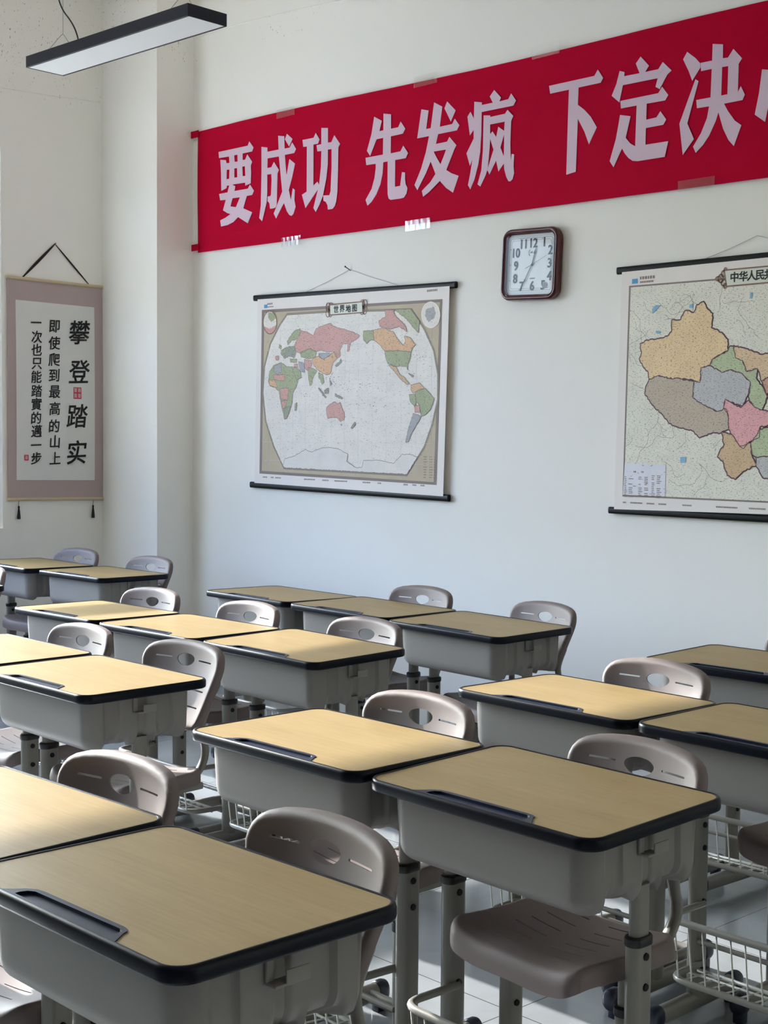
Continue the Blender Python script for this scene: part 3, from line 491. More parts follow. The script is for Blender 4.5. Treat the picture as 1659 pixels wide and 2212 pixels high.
# windows: white frames with a transom bar; the one by the corner also gets an added panel that casts a desk shadow
edges = [WY0, 1.62, 2.44, 3.52]
for i in range(len(edges)-1):
    y0, y1 = edges[i], edges[i+1]
    f = new()
    X0, X1 = XL-.19, XL-.13
    box(f, X0, X1, y0, y0+.025, SILL, HEAD); box(f, X0, X1, y1-.025, y1, SILL, HEAD)
    box(f, X0, X1, y0+.025, y1-.025, SILL, SILL+.05); box(f, X0, X1, y0+.025, y1-.025, HEAD-.03, HEAD)
    tz = .76+SUN_M*(-4.86-XL+.16); tz2 = .76+SUN_M*(-4.60-XL+.16)
    box(f, X0, X1, y0+.025, y1-.025, tz, tz2)
    if i == len(edges)-2:
        box(f, X0+.01, X1-.01, y0+.025, y1-.025, .76+SUN_M*(-3.42-XL+.16), .76+SUN_M*(-2.68-XL+.16))
    struct('window_%d' % (len(edges)-1-i), f, 'frame')
# gathered curtain at the end of the window band
c = new(); pts = []
for k in range(61):
    u = k/60
    pts.append((XL-.11+.03*math.sin(u*2*PI*6), 3.515+.372*u))
loft(c, [[(p[0], p[1], z) for p in pts]+[(p[0]+.004, p[1], z) for p in reversed(pts)] for z in (.6, 1.6, 3.05)])
tag(obj('curtain', c, 'curtain', smooth=True), 'white curtain gathered at the far left edge beside the calligraphy scroll', 'curtain')
# line where the painted plaster stops under the old ceiling level, on the two side faces and the back wall
def ridge(name, pts):
    b = new()
    tube(b, pts, .004, 6); struct(name, b, 'wall')
ridge('trim_1', [(XP+.01, YB, 3.733), (-6.35, YB-.001, 3.727), (-5.9, YB-.001, 3.70), (-5.3, YB-.001, 3.652)])
ridge('trim_2', [(XL, 3.9, 3.405), (XL, 4.2, 3.412), (XL, YP, 3.43)])

# ---------------------------------------------------------------- desk
ZT = .76
def desk_outline(dx, dy, r): return rrect(-dx, dx, -dy, dy, r, 8)
TRAY = [(-.155, -.1935), (-.143, -.182), (-.133, -.169), (-.118, -.159), (-.1, -.1565), (.108, -.1545), (.121, -.1565), (.129, -.1625), (.132, -.170), (.150, -.1935)]
def wood_outline():
    o = rrect(-.291, .291, -.1935, .196, .032, 8)
    # walk along the front edge (last corner of rrect is front right) and cut the tray bay out
    out = list(o)
    # o ends at front right corner bottom; starts at right side top. front edge runs from corner 3 (left) to corner 4 (right)
    i = 3*9  # index of first point of the front-right corner
    return out[:i] + TRAY + out[i:]

def make_desk():
    root = empty('student_desk', (0, 0, 0))
    # wooden top
    b = fill2d([wood_outline()])
    r = bmesh.ops.extrude_face_region(b, geom=b.faces[:])
    for g in r['geom']:
        if isinstance(g, bmesh.types.BMVert): g.co.z = -.016
    top = obj('tabletop', b, 'wood', root, loc=(0, 0, ZT))
    # moulded navy edge band with rounded lips
    b = new(); rings = []
    prof = [(-.010, -.0045), (-.0095, .0005), (-.0065, .0018), (-.003, .0010), (-.0008, -.0025), (0, -.006), (0, -.0185), (-.001, -.022), (-.0035, -.0235), (-.03, -.0235), (-.03, -.0165)]
    for (ins, z) in prof:
        rings.append([(p[0], p[1], z) for p in desk_outline(.2965+ins, .2035+ins, max(.012, .042+ins))])
    rows = loft(b, rings, False, False)
    for i in range(len(rows[0])):
        j = (i+1) % len(rows[0])
        b.faces.new((rows[-1][i], rows[-1][j], rows[0][j], rows[0][i]))
    obj('edge_band', b, 'navy', root, loc=(0, 0, ZT), angle=50)
    # pen tray: raised lip, sunk floor
    b = new()
    outer = [(-.157, -.1965)]+TRAY[1:-1]+[(.152, -.1965)]
    inner = [(-.124, -.1935), (-.1255, -.184), (-.121, -.173), (-.110, -.1665), (.113, -.1635), (.121, -.166), (.1245, -.172), (.128, -.1935)]
    f2 = fill2d([outer, [(p[0], p[1]+.0012) if k in (0, 7) else p for k, p in enumerate(inner)]])
    r = bmesh.ops.extrude_face_region(f2, geom=f2.faces[:])
    for v in f2.verts: v.co.z = -.012
    for g in r['geom']:
        if isinstance(g, bmesh.types.BMVert): g.co.z = .0016
    join(b, f2)
    f3 = fill2d([inner])
    for v in f3.verts: v.co.z = -.0032
    join(b, f3)
    obj('pen_tray', b, 'navy_tray', root, loc=(0, 0, ZT))
    # storage box: fluted sides, rounded bottom, scalloped lower side edges
    hx, y0, y1 = .262, -.170, .150
    base = []
    N = 34
    def flute(y):
        t = 0
        for a, c, dpt in ((-.118, -.073, .009), (-.012, .012, .006), (.047, .096, .009)):
            e = min(1, max(0, (y-a)/.006+.5))*min(1, max(0, (c-y)/.006+.5)); t = max(t, e*dpt)
        return -t
    rc = .05
    for k in range(N*2+1):                                  # right side going back
        y = y0+rc+(y1-.012-y0-rc)*k/(N*2); base.append((hx+flute(y), y, 1, 0))
    for k in range(7):
        a = PI/2*k/6; base.append((hx-.012+.012*math.cos(a), y1-.012+.012*math.sin(a), math.cos(a), math.sin(a)))
    for k in range(1, 12): base.append((hx-.012-(2*hx-.024)*k/12, y1, 0, 1))
    for k in range(7):
        a = PI/2+PI/2*k/6; base.append((-hx+.012+.012*math.cos(a), y1-.012+.012*math.sin(a), math.cos(a), math.sin(a)))
    for k in range(N*2+1):
        y = y1-.012-(y1-.012-y0-rc)*k/(N*2); base.append((-hx-flute(y), y, -1, 0))
    for k in range(1, 11):
        a = PI+PI/2*k/10; base.append((-hx+rc+rc*math.cos(a), y0+rc+rc*math.sin(a), math.cos(a), math.sin(a)))
    for k in range(1, 14): base.append((-hx+rc+(2*hx-2*rc)*k/14, y0, 0, -1))
    for k in range(10):
        a = 1.5*PI+PI/2*k/10; base.append((hx-rc+rc*math.cos(a), y0+rc+rc*math.sin(a), math.cos(a), math.sin(a)))
    def arch(y):
        t = 0
        for c, w in ((-.075, .040), (.012, .032), (.085, .036)):
            d = abs(y-c)/w
            if d < 1: t = max(t, min(1, (1-d)*3.2))
        return t
    rings = []
    zt, zb, rf = -.0235, -.168, .042
    levels = [(0, zt), (0, -.05), (.0015, -.08), (.003, -.105), (.004, zb+rf)]
    for k in range(1, 9):
        a = PI/2*k/8; levels.append((.004+rf*(1-math.cos(a)), zb+rf-rf*math.sin(a)))
    for ins, z in levels:
        ring = []
        for (x, y, nx, ny) in base:
            side = abs(nx) > .99 or (abs(nx) > .3 and ny > 0)
            if abs(nx) > .99:
                zl = zb+.010+.020*arch(y)             # straighter skirt on the sides with scallops
                k = min(1, max(0, (zt-z)/(zt-zb)))
                zz = zt+(zl-zt)*k
                xi = (.003+.012*max(0, (k-.75)/.25)**2)
                ring.append((x-nx*xi, y, zz))
            else:
                s = 1-.55*max(0, ny)
                ring.append((x-nx*ins, y-ny*ins*s, z if ny <= 0 else zt+(zb+.010-zt)*min(1, (zt-z)/(zt-zb))))
        rings.append(ring)
    b = new(); rows = loft(b, rings, False, False)
    # recessed bottom plate
    inn = [b.verts.new((p.co.x*.86, p.co.y*.80, zb+.012)) for p in rows[-1]]
    for i in range(len(inn)):
        j = (i+1) % len(inn); b.faces.new((rows[-1][i], rows[-1][j], inn[j], inn[i]))
    b.faces.new(inn)
    obj('storage_box', b, 'box', root, loc=(0, 0, ZT), angle=40)
    # bag hook on the right side: flat strap bent out into a J
    b = new()
    box(b, .2605, .2665, -.032, -.019, -.066, -.024, .002)
    box(b, .2605, .2850, -.032, .004, -.0695, -.0645, .002)
    box(b, .2815, .2855, -.013, .029, -.0690, -.0470, .0018)
    obj('bag_hook', b, 'box', root, loc=(0, 0, ZT), angle=40)
    # two height-adjustable columns with runner feet
    for s, lx in ((-1, -.238), (1, .243)):
        b = new()
        loft(b, [[(x, y, z) for x, y in stadium(lx, .0, .034, .056)] for z in (.045, .515)])
        loft(b, [[(x, y, z) for x, y in stadium(lx, .0, .025, .044)] for z in (.515, .625)])
        leg = obj('leg', b, 'tube', root, angle=40)
        b = new()
        loft(b, [[(x, y, z) for x, y in stadium(lx, .0, w, w2)] for w, w2, z in ((.036, .058, .511), (.039, .061, .513), (.039, .061, .526), (.034, .055, .529))])
        obj('collar', b, 'black', leg, angle=40)
        fx = lx+.017
        for z in (.492, .435):
            b = new(); bmesh.ops.create_cone(b, cap_ends=True, segments=16, radius1=.0075, radius2=.0068, depth=.004, matrix=Matrix.Translation((fx+.001, 0, z)) @ Matrix.Rotation(PI/2, 4, 'Y'))
            obj('bolt_cap', b, 'hole', leg, angle=40)
        ix = lx-s*.0185
        for z in (.30, .196, .131):
            b = new(); bmesh.ops.create_cone(b, cap_ends=True, segments=14, radius1=.0085, radius2=.0075, depth=.005, matrix=Matrix.Translation((ix, 0, z)) @ Matrix.Rotation(PI/2, 4, 'Y'))
            obj('bolt_head', b, 'black', leg, angle=40)
        b = new()
        loft(b, [[(lx+x, y, .05+z) for x, z in stadium(0, 0, .036, .046)] for y in (-.165, .165)])
        ft = obj('foot', b, 'tube', root, angle=40)
        for e in (-1, 1):
            b = new()
            ring = []
            for q, sc in ((.152, 1.0), (.156, 1.12), (.178, 1.12), (.186, 1.0), (.190, .7)):
                ring.append([(lx+x*sc, e*q, .05+z*sc) for x, z in stadium(0, 0, .037, .050)])
            loft(b, ring)
            box(b, lx-.013, lx+.013, e*.158-.014, e*.158+.014, 0, .03, .003)
            obj('end_cap', b, 'cap', ft, angle=40)
    # wire book basket between the columns
    xl, xr = -.2195, .2245
    b = new()
    for z, yf, rr in ((.30, -.165, .0085), (.150, -.145, .0085)):
        p = smooth_path([(xl, .0, z-.004), (xl+.004, yf, z), (xr-.004, yf, z), (xr, .0, z-.004)], .05, 6)
        tube(b, p, rr, 10)
    tube(b, [(xl, -.018, .205), (xr, -.018, .205)], .007, 8)
    bk = obj('basket_rail', b, 'tube', root, angle=50)
    for k in range(11):
        x = xl+.03+(xr-xl-.06)*k/10
        b = new()
        tube(b, smooth_path([(x, -.165, .300), (x, -.145, .148), (x, -.02, .134)], .006, 3), .0022, 6)
        obj('basket_wire', b, 'wire', bk, smooth=True)
    b = new(); tube(b, [(xl, -.02, .134), (xr, -.02, .134)], .005, 8); tube(b, [(xl, -.06, .139), (xr, -.06, .139)], .003, 6)
    obj('basket_floor_rod', b, 'wire', bk, smooth=True)
    return root

# ---------------------------------------------------------------- chair (y = 0 is the plane of the top of the back, the sitter faces -y)
def shell(outline, holes, inner_inset, curl, cuts_u, cuts_v, surf, thick):
    """moulded plastic shell: flat outline with holes, a rim that curls back, bent by surf(u, v, w)"""
    cx = sum(p[0] for p in outline)/len(outline); cy = sum(p[1] for p in outline)/len(outline)
    n = len(outline)
    def offset(d):
        out = []
        for i in range(n):
            a, c = Vector(outline[i-1]), Vector(outline[(i+1) % n])
            t = (c-a).normalized(); nn = Vector((-t.y, t.x))
            out.append(Vector(outline[i])+nn*d)
        return out
    b = new()
    inner = offset(inner_inset)
    fb = fill2d([inner]+holes)
    me = bpy.data.meshes.new('t'); fb.to_mesh(me); fb.free(); b.from_mesh(me); bpy.data.meshes.remove(me)
    rings = []
    K = 6
    for k in range(1, K+1):
        a = PI/2*k/K
        rings.append((inner_inset*(1-math.sin(a)), curl*.6*(1-math.cos(a))))
    rings.append((0, curl))
    prev = [b.verts.new((p.x, p.y, 0)) for p in inner]
    for d, w in rings:
        cur = [b.verts.new((p.x, p.y, w)) for p in offset(d)]
        for i in range(n):
            j = (i+1) % n; b.faces.new((prev[i], prev[j], cur[j], cur[i]))
        prev = cur
    bmesh.ops.remove_doubles(b, verts=b.verts, dist=1e-5)
    for u in cuts_u: bmesh.ops.bisect_plane(b, geom=b.verts[:]+b.edges[:]+b.faces[:], dist=1e-6, plane_co=(u, 0, 0), plane_no=(1, 0, 0))
    for v in cuts_v: bmesh.ops.bisect_plane(b, geom=b.verts[:]+b.edges[:]+b.faces[:], dist=1e-6, plane_co=(0, v, 0), plane_no=(0, 1, 0))
    bmesh.ops.recalc_face_normals(b, faces=b.faces)
    for v in b.verts: v.co = surf(v.co.x, v.co.y, v.co.z)
    return b

def solid(o, t, offset=-1):
    m = o.modifiers.new('thickness', 'SOLIDIFY'); m.thickness = t; m.offset = offset; m.use_even_offset = False
    dg = bpy.context.evaluated_depsgraph_get()
    me = bpy.data.meshes.new_from_object(o.evaluated_get(dg))
    o.modifiers.clear(); old = o.data; me.name = old.name; o.data = me; bpy.data.meshes.remove(old)
    me.polygons.foreach_set('use_smooth', [True]*len(me.polygons)); me.set_sharp_from_angle(angle=math.radians(42))
    return o

def ell(cx, cy, rx, ry, n=28, egg=0):
    return [(cx+rx*math.cos(2*PI*k/n)*(1+egg*math.sin(2*PI*k/n)), cy+ry*math.sin(2*PI*k/n)) for k in range(n)]
def slot(x0, x1, y, h, n=4):
    r = h/2; o = []
    for k in range(n+1): a = -PI/2+PI*k/n; o.append((x1+r*math.cos(a), y+r*math.sin(a)))
    for k in range(n+1): a = PI/2+PI*k/n; o.append((x0+r*math.cos(a), y+r*math.sin(a)))
    return o

def make_chair():
    root = empty('student_chair', (0, 0, 0))
    # backrest
    pts = []
    zt, zb = .815, .578
    # right half outline from bottom centre, counter-clockwise
    half = [(0, zb), (.06, zb), (.11, zb), (.140, zb+.004), (.152, zb+.016), (.158, zb+.035), (.163, .64), (.170, .68), (.178, .71), (.186, .735), (.190, .752), (.189, .765), (.184, .779), (.174, .791), (.160, .799), (.135, .806), (.10, .811), (.06, .8145), (.03, .8155)]
    half = [(x*.94, z) for x, z in half]
    pts = half+[(0, .816)]+[(-x, z) for x, z in reversed(half[1:])]
    dens = []
    for i in range(len(pts)):
        a, c = Vector(pts[i]), Vector(pts[(i+1) % len(pts)])
        k = max(1, int((c-a).length/.012))
        for q in range(k): dens.append(tuple(a.lerp(c, q/k)))
    holes = [ell(0, .764, .0395, .0185, 28, .14)]
    for s in (-1, 1):
        for z, x0, x1 in ((.7665, .064, .128), (.684, .05, .122), (.638, .045, .116)):
            holes.append(slot(min(s*x0, s*x1), max(s*x0, s*x1), z, .0042))
    def bs(u, v, w):
        t = (v-.58)/.236
        lean = -.085*(1-t)**1.5
        a = abs(u)
        wing = -.030*(a/.19)**2-.006*max(0, (a-.12)/.07)**2
        return Vector((u, lean+wing+w+.014, v))
    b = shell(dens, holes, .013, .022, [-.18+.015*k for k in range(25)], [.59+.012*k for k in range(19)], bs, .004)
    o = obj('backrest', b, 'chair', root, smooth=True, angle=55); solid(o, .0035)
    # seat
    sx, yf, yr = .188, -.375, -.075
    out = rrect(-sx, sx, yf, yr, .045, 7)
    dens = []
    for i in range(len(out)):
        a, c = Vector(out[i]), Vector(out[(i+1) % len(out)])
        k = max(1, int((c-a).length/.014))
        for q in range(k): dens.append(tuple(a.lerp(c, q/k)))
    holes = []
    for k in range(6):
        y = -.318+.042*k
        for (xa, xb) in ((-.125+.004*k, -.030), (.022, .112-.004*k)):
            n = 6; up_ = [(xa+(xb-xa)*q/n, y+.0014) for q in range(n+1)]
            holes.append(up_+[(p[0], p[1]-.0028) for p in reversed(up_)])
    def ss(u, v, w):
        s = (v-yf)/(yr-yf)
        front = max(0, 1-s/.16)
        dish = .024*(abs(u)/sx)**1.8
        lon = -.006*math.sin(PI*min(1, max(0, (s-.1)/.9)))+.010*max(0, (s-.8)/.2)**2
        lip = -.012*front**2+.004*math.cos(u/sx*PI*1.6)*max(0, 1-s/.4)
        return Vector((u, v, .456+dish+lon+lip-w*1.1))
    b = shell(dens, holes, .016, .038, [-.195+.015*k for k in range(1, 26)], [yf+.0163*k for k in range(1, 20)], ss, .004)
    o = obj('seat', b, 'chair', root, smooth=True, angle=55); solid(o, .0035)
    for s in (-1, 1):
        x = s*.158; yc = -.205
        b = new()
        loft(b, [[(px, py, z) for px, py in stadium(x, yc, .034, .054)] for z in (.045, .350)])
        loft(b, [[(px, py, z) for px, py in stadium(x, yc, .025, .042)] for z in (.350, .440)])
        box(b, x-.014, x+.014, yc-.09, yc+.13, .420, .440, .003)
        leg = obj('leg', b, 'tube', root, angle=40)
        b = new()
        loft(b, [[(px, py, z) for px, py in stadium(x, yc, w, w2)] for w, w2, z in ((.036, .056, .343), (.039, .059, .345), (.039, .059, .359), (.034, .053, .362))])
        obj('collar', b, 'black', leg, angle=40)
        for z in (.325, .268):
            b = new(); bmesh.ops.create_cone(b, cap_ends=True, segments=14, radius1=.007, radius2=.0065, depth=.004, matrix=Matrix.Translation((x+.018, yc, z)) @ Matrix.Rotation(PI/2, 4, 'Y'))
            obj('bolt_cap', b, 'hole', leg, angle=40)
        b = new(); loft(b, [[(x+px, y, .05+z) for px, z in stadium(0, 0, .036, .046)] for y in (-.355, .015)])
        ft = obj('foot', b, 'tube', root, angle=40)
        for e, ye in ((-1, -.36), (1, .02)):
            b = new()
            loft(b, [[(x+px*sc, ye+e*q, .05+z*sc) for px, z in stadium(0, 0, .037, .050)] for q, sc in ((-.012, 1.), (-.008, 1.12), (.012, 1.12), (.020, 1.), (.024, .7))])
            box(b, x-.013, x+.013, ye-.014, ye+.014, 0, .03, .003)
            obj('end_cap', b, 'cap', ft, angle=40)
        # curved flat-oval tube carrying the backrest
        b = new()
        xt = s*.140
        path = [(xt, -.170, .424), (xt, -.125, .430), (xt, -.080, .450), (xt, -.050, .485), (xt, -.042, .52), (xt, -.050, .555), (xt, -.054, .60), (xt, -.026, .66)]
        sp = []
        for i in range(len(path)-1):
            p0, p1, p2, p3 = [Vector(path[min(max(i+k, 0), len(path)-1)]) for k in (-1, 0, 1, 2)]
            for q in range(4):
                t = q/4
                sp.append(.5*((2*p1)+(p2-p0)*t+(2*p0-5*p1+4*p2-p3)*t*t+(3*p1-p0-3*p2+p3)*t**3))
        sp.append(Vector(path[-1]))
        tube(b, sp, .01, 12, flat=(.0145, .009))
        obj('back_support', b, 'tube', root, smooth=True)
    b = new(); loft(b, [[(x, -.205+y, .425+z) for y, z in stadium(0, 0, .024, .03)] for x in (-.158, .158)])
    obj('crossbar', b, 'tube', root, angle=40)
    b = new(); loft(b, [[(x, -.02+y, .05+z) for y, z in stadium(0, 0, .026, .034)] for x in (-.158, .158)])
    obj('crossbar', b, 'tube', root, angle=40)
    return root

R = math.radians
# name: x, y, turn, lift, tilt about x, tilt about y, label
DESKS = [
 ('A', -1.718, 1.177, .08, .0072, -.15, .78, 'nearest student desk, its shaded top filling the bottom left corner'),
 ('B', -2.331, 1.184, 2.38, -.0016, .37, .18, 'mostly sunlit student desk at lower left edge, joined to the nearest shaded desk'),
 ('C', -1.772, 2.078, -.91, -.0029, 1.74, -.18, 'large shaded student desk right of centre with a wavy chair seat visible beneath'),
 ('D', -2.371, 2.064, -.47, 0, .17, .35, 'sunlit student desk in the middle, joined to the left of the large shaded desk'),
 ('E', -3.445, 2.084, .05, .0029, .30, .11, 'fully sunlit student desk at left with side hook and tall chair behind it'),
 ('F', -4.073, 2.10, .25, 0, .16, 0, 'sunlit student desk cut by the left edge, joined behind the one with hook'),
 ('G', -3.509, 2.912, .17, 0, 1.10, -.42, 'half sunlit half shaded student desk, right end of the row of three'),
 ('H', -4.13, 2.897, .41, -.0004, .12, .30, 'fully sunlit student desk, middle of the row of three left of centre'),
 ('I', -4.725, 2.881, .82, .0002, -.41, .30, 'student desk with shadow band across its sunlit top, left end of three'),
 ('J', -2.343, 2.922, -.77, -.0044, -.37, -.10, 'sunlit student desk with shaded right end, behind the large shaded desk at right'),
 ('K', -1.727, 2.905, .05, -.0005, .01, -.49, 'shaded student desk cut by the right edge, joined to a sunlit desk'),
 ('L', -3.507, 3.752, -1.78, -.002, .79, -.18, 'shaded student desk before the back wall below the clock'),
 ('M', -4.119, 3.781, -.77, .0007, 0, -.25, 'shaded student desk before the back wall, middle of three below the world map'),
 ('N', -4.727, 3.80, -1.07, -.0005, -.74, .09, 'shaded student desk without a chair before the back wall, below the map'),
 ('O', -6.016, 3.709, 1.11, .0007, -.39, .17, 'shaded student desk with side hook near the pillar, right of the far pair'),
 ('P', -6.665, 3.681, .22, .0003, -.63, -.13, 'shaded student desk under the calligraphy scroll, cut by the left frame edge'),
 ('Q', -2.334, 3.753, 1.15, .0005, .69, -.10, 'shaded student desk at the right edge below the map of China'),
 ('R', -6.02, 2.83, 0, 0, 0, 0, 'student desk almost out of frame, only its corner at the left edge'),
]
proto = make_desk()
for i, (n, x, y, t, dz, tx, ty, lab) in enumerate(DESKS):
    o = proto if i == 0 else copy_tree(proto)
    o.location = (x, y, 0); o.rotation_euler = (0, 0, R(t))
    for ch in o.children:
        if ch.name.split('.')[0] in ('tabletop', 'edge_band', 'pen_tray', 'storage_box', 'bag_hook'):
            ch.location = (0, 0, ZT+dz); ch.rotation_euler = (R(tx), -R(ty), 0)
    tag(o, lab, 'desk', 'student desks in rows')
DP = {d[0]: d for d in DESKS}
# desk, dx, y of back plane behind desk centre, turn, lift, label
CHAIRS = [
 ('A', .021, .27, -1, .006, 'shaded taupe chair behind the nearest desk, pale light showing through its hand hole'),
 ('B', -.006, .289, 4.5, -.008, 'taupe chair with sunlit rim behind the sunlit desk at the lower left edge'),
 ('C', .023, .27, -4, -.004, 'shaded taupe chair with wavy seat visible under the large shaded desk at right'),
 ('D', -.009, .27, .5, 0, 'cream-lit taupe chair back behind the sunlit desk in the middle of the photo'),
 ('E', -.021, .33, 4.5, .004, 'tall standing taupe chair back with most of its slats visible at left, sunlit top rim'),
 ('F', -.007, .328, 2, -.010, 'taupe chair with sunlit rim at left, behind the sunlit desk cut by the frame'),
 ('G', .003, .27, 0, 0, 'taupe chair behind the half shaded desk, right one of three chairs in that row'),
 ('H', -.002, .27, 0, 0, 'taupe chair with bright sunlit rim, middle one of three chairs left of centre'),
 ('I', -.03, .27, 4.5, 0, 'taupe chair with sunlit rim below the pillar, behind the desk with the shadow band'),
 ('J', .029, .27, -2.5, 0, 'taupe chair with sunlit left corner, right of centre behind the half sunlit desk'),
 ('K', .0, .42, 0, 0, 'taupe chair pulled back at the right frame edge, only its shaded seat showing'),
 ('L', .010, .346, -8, -.007, 'shaded taupe chair in front of the back wall, below the clock'),
 ('M', -.001, .27, 0, 0, 'shaded taupe chair in front of the back wall, right below the world map'),
 ('O', .0, .27, 5, 0, 'dark shaded taupe chair beside the pillar, behind the right desk of the far left pair'),
 ('P', -.015, .27, 8, 0, 'dark shaded taupe chair right under the calligraphy scroll tassels'),
 ('Q', .03, .27, -3, .01, 'shaded taupe chair cut by the right frame edge below the large map'),
 ('R', -.045, .27, 2, 0, 'taupe chair almost out of frame, its back edge at the far left'),
]
proto = make_chair()
for i, (n, dx, dy, t, dz, lab) in enumerate(CHAIRS):
    o = proto if i == 0 else copy_tree(proto)
    d = DP[n]
    o.location = (d[1]+dx+.010, d[2]+dy, 0); o.rotation_euler = (0, 0, R(t))
    if dz:
        for ch in o.children:
            if ch.name.split('.')[0] in ('seat', 'backrest', 'back_support'): ch.location.z = dz
    tag(o, lab, 'chair', 'student chairs behind the desks')

# ---------------------------------------------------------------- banner
BAN = empty('banner', (-4.8, YB-.012, 2.83), 0, 'long red cloth banner with large white Chinese slogan taped high on the back wall', 'banner')
def onwall(y0, ox=-4.8, oy=YB-.012, oz=2.83):
    """maps wall coordinates (x, z) and a height w off the wall to a point relative to a thing's base"""
    return lambda u, v, w: Vector((u-ox, y0-w-oy, v-oz))
b = new(); nx, nz = 90, 14
def btop(x): return 3.196+(x+6.738)*(-.0206)+.006*math.sin((x+6.7)*2.1)-.004
def bbot(x): return 2.499+(x+6.727)*(-.0138)
rows = []
for j in range(nz+1):
    row = []
    for i in range(nx+1):
        x = -6.735+(4.25)*i/nx; v = j/nz
        z = bbot(x)*(1-v)+btop(x)*v
        wv = .0011*math.sin(x*9+v*4)+.0008*math.sin(x*23-v*7)
        row.append(b.verts.new((x+4.8, -.0005+wv, z-2.83)))
    rows.append(row)
for j in range(nz):
    for i in range(nx): b.faces.new((rows[j][i], rows[j][i+1], rows[j+1][i+1], rows[j+1][i]))
o = obj('banner_cloth', b, 'banner', BAN, smooth=True); solid(o, .0008, 0)
for glyph in DATA['CHARS']:
    bb = new()
    for loops in glyph:
        f = fill2d(loops)
        r = bmesh.ops.extrude_face_region(f, geom=f.faces[:])
        for g in r['geom']:
            if isinstance(g, bmesh.types.BMVert): g.co.z = .0008
        m3 = onwall(YB-.0148)
        for v in f.verts: v.co = m3(v.co.x, v.co.y, v.co.z)
        join(bb, f)
    obj('letter', bb, 'letter', BAN)
for (z0, z1, xa) in ((3.160, 3.199, -6.796), (2.512, 2.549, -6.790)):
    b = new(); box(b, xa+4.8, -6.72+4.8, -.006, -.004, z0-2.83, z1-2.83)
    obj('tie_tab', b, 'banner', BAN)
TAPES = [(-6.0, -5.845, 3.146, 3.192, 'top edge of the banner, above the third character'), (-4.94, -4.78, 3.125, 3.176, 'top edge of the banner, above the fifth character'), (-4.187, -4.027, 3.118, 3.168, 'top edge of the banner, left of the seventh character'),
         (-5.955, -5.792, 2.458, 2.507, 'bottom edge of the banner, left of the world map'), (-4.99, -4.818, 2.444, 2.494, 'bottom edge of the banner, left of the clock'), (-3.395, -3.22, 2.440, 2.484, 'bottom edge of the banner, right of the clock')]
for x0, x1, z0, z1, where in TAPES:
    b = new(); n = 12
    rows = [[b.verts.new((x0+(x1-x0)*i/n, YB-.021+.0012*math.sin(i*2.4+j), z0+(z1-z0)*j/3)) for i in range(n+1)] for j in range(4)]
    for j in range(3):
        for i in range(n): b.faces.new((rows[j][i], rows[j][i+1], rows[j+1][i+1], rows[j+1][i]))
    o = tag(obj('tape_strip', b, 'tape', smooth=True), 'strip of clear tape on the '+where, 'tape', 'clear tape strips holding the banner')
    solid(o, .0003)

# ---------------------------------------------------------------- wall maps
def rim_lines(bm, loop, w, z):
    """closed outline ribbon of width w around loop (2-D), at height z"""
    n = len(loop); q = []
    for i in range(n):
        a, c = Vector(loop[i-1]), Vector(loop[(i+1) % n])
        t = (c-a)
        t = t.normalized() if t.length > 1e-9 else Vector((1, 0)); nn = Vector((-t.y, t.x))*w/2
        p = Vector(loop[i]); q.append((bm.verts.new((p.x+nn.x, p.y+nn.y, z)), bm.verts.new((p.x-nn.x, p.y-nn.y, z))))
    for i in range(n):
        j = (i+1) % n
        bm.faces.new((q[i][0], q[j][0], q[j][1], q[i][1]))

def rough(loop, amp=.0022, step=.007):
    out = []; n = len(loop)
    for i in range(n):
        a, c = Vector(loop[i]), Vector(loop[(i+1) % n]); k = max(1, int((c-a).length/step))
        for q in range(k):
            p = a.lerp(c, q/k)
            if q: p += Vector((random.uniform(-amp, amp), random.uniform(-amp, amp)))
            out.append((p.x, p.y))
    return out

def rod(name, quad, parent, mp, loc):
    """black split batten: rounded bar with end caps along the quad's long axis"""
    (x0, za), (x1, zb_), (x2, zc), (x3, zd) = quad
    b = new(); hh = (za-zd)/2
    prof = []
    for k in range(16):
        a = 2*PI*k/16
        prof.append((math.copysign(abs(math.cos(a))**.6, math.cos(a))*.012, math.copysign(abs(math.sin(a))**.6, math.sin(a))*hh))
    prof = [(p[0], p[1]*(1-.22*math.exp(-(p[1]/hh)**2*14)) if p[0] > 0 else p[1]) for p in prof]
    rings = []
    zl, zr = (za+zd)/2, (zb_+zc)/2
    for u in (0, .5, 1):
        x = x0+(x1-x0)*u; z = zl+(zr-zl)*u
        rings.append([Vector((x-loc[0], YB-.0135+p[0]-loc[1], z+p[1]-loc[2])) for p in prof])
    loft(b, rings)
    # groove line along the front
    box(b, x0-loc[0]+.002, x1-loc[0]-.002, YB-.0268-loc[1], YB-.0245-loc[1], zl-.0022-loc[2]-.004, zl+.0022-loc[2]-.004) if abs(zl-zr) < .004 else None
    return obj(name, b, 'rod', parent, angle=40)

def strip_text(bm, x0, x1, z, h, mp, n=1, w=.0006):
    for k in range(n):
        a = x0+(x1-x0)*random.random()*.1; e = x1-(x1-x0)*random.random()*.25
        x = a
        while x < e:
            l = h*random.uniform(.5, .95)
            q = [(x, z-k*h*1.5), (x+l, z-k*h*1.5), (x+l, z-k*h*1.5+h), (x, z-k*h*1.5+h)]
            bm.faces.new([bm.verts.new(mp(p[0], p[1], w)) for p in q]); x += l+h*.3

def glyphs(name, s, centres, size, parent, mp, bold, w=.0016, mat='ink', sx=1.0):
    bb = new()
    for chx, c in zip(s, centres):
        g = text_bm(chx, size, bold, 0, sx)
        for v in g.verts: v.co = mp(c[0]+v.co.x, c[1]+v.co.y, w+v.co.z)
        join(bb, g)
    return obj(name, bb, mat, parent)

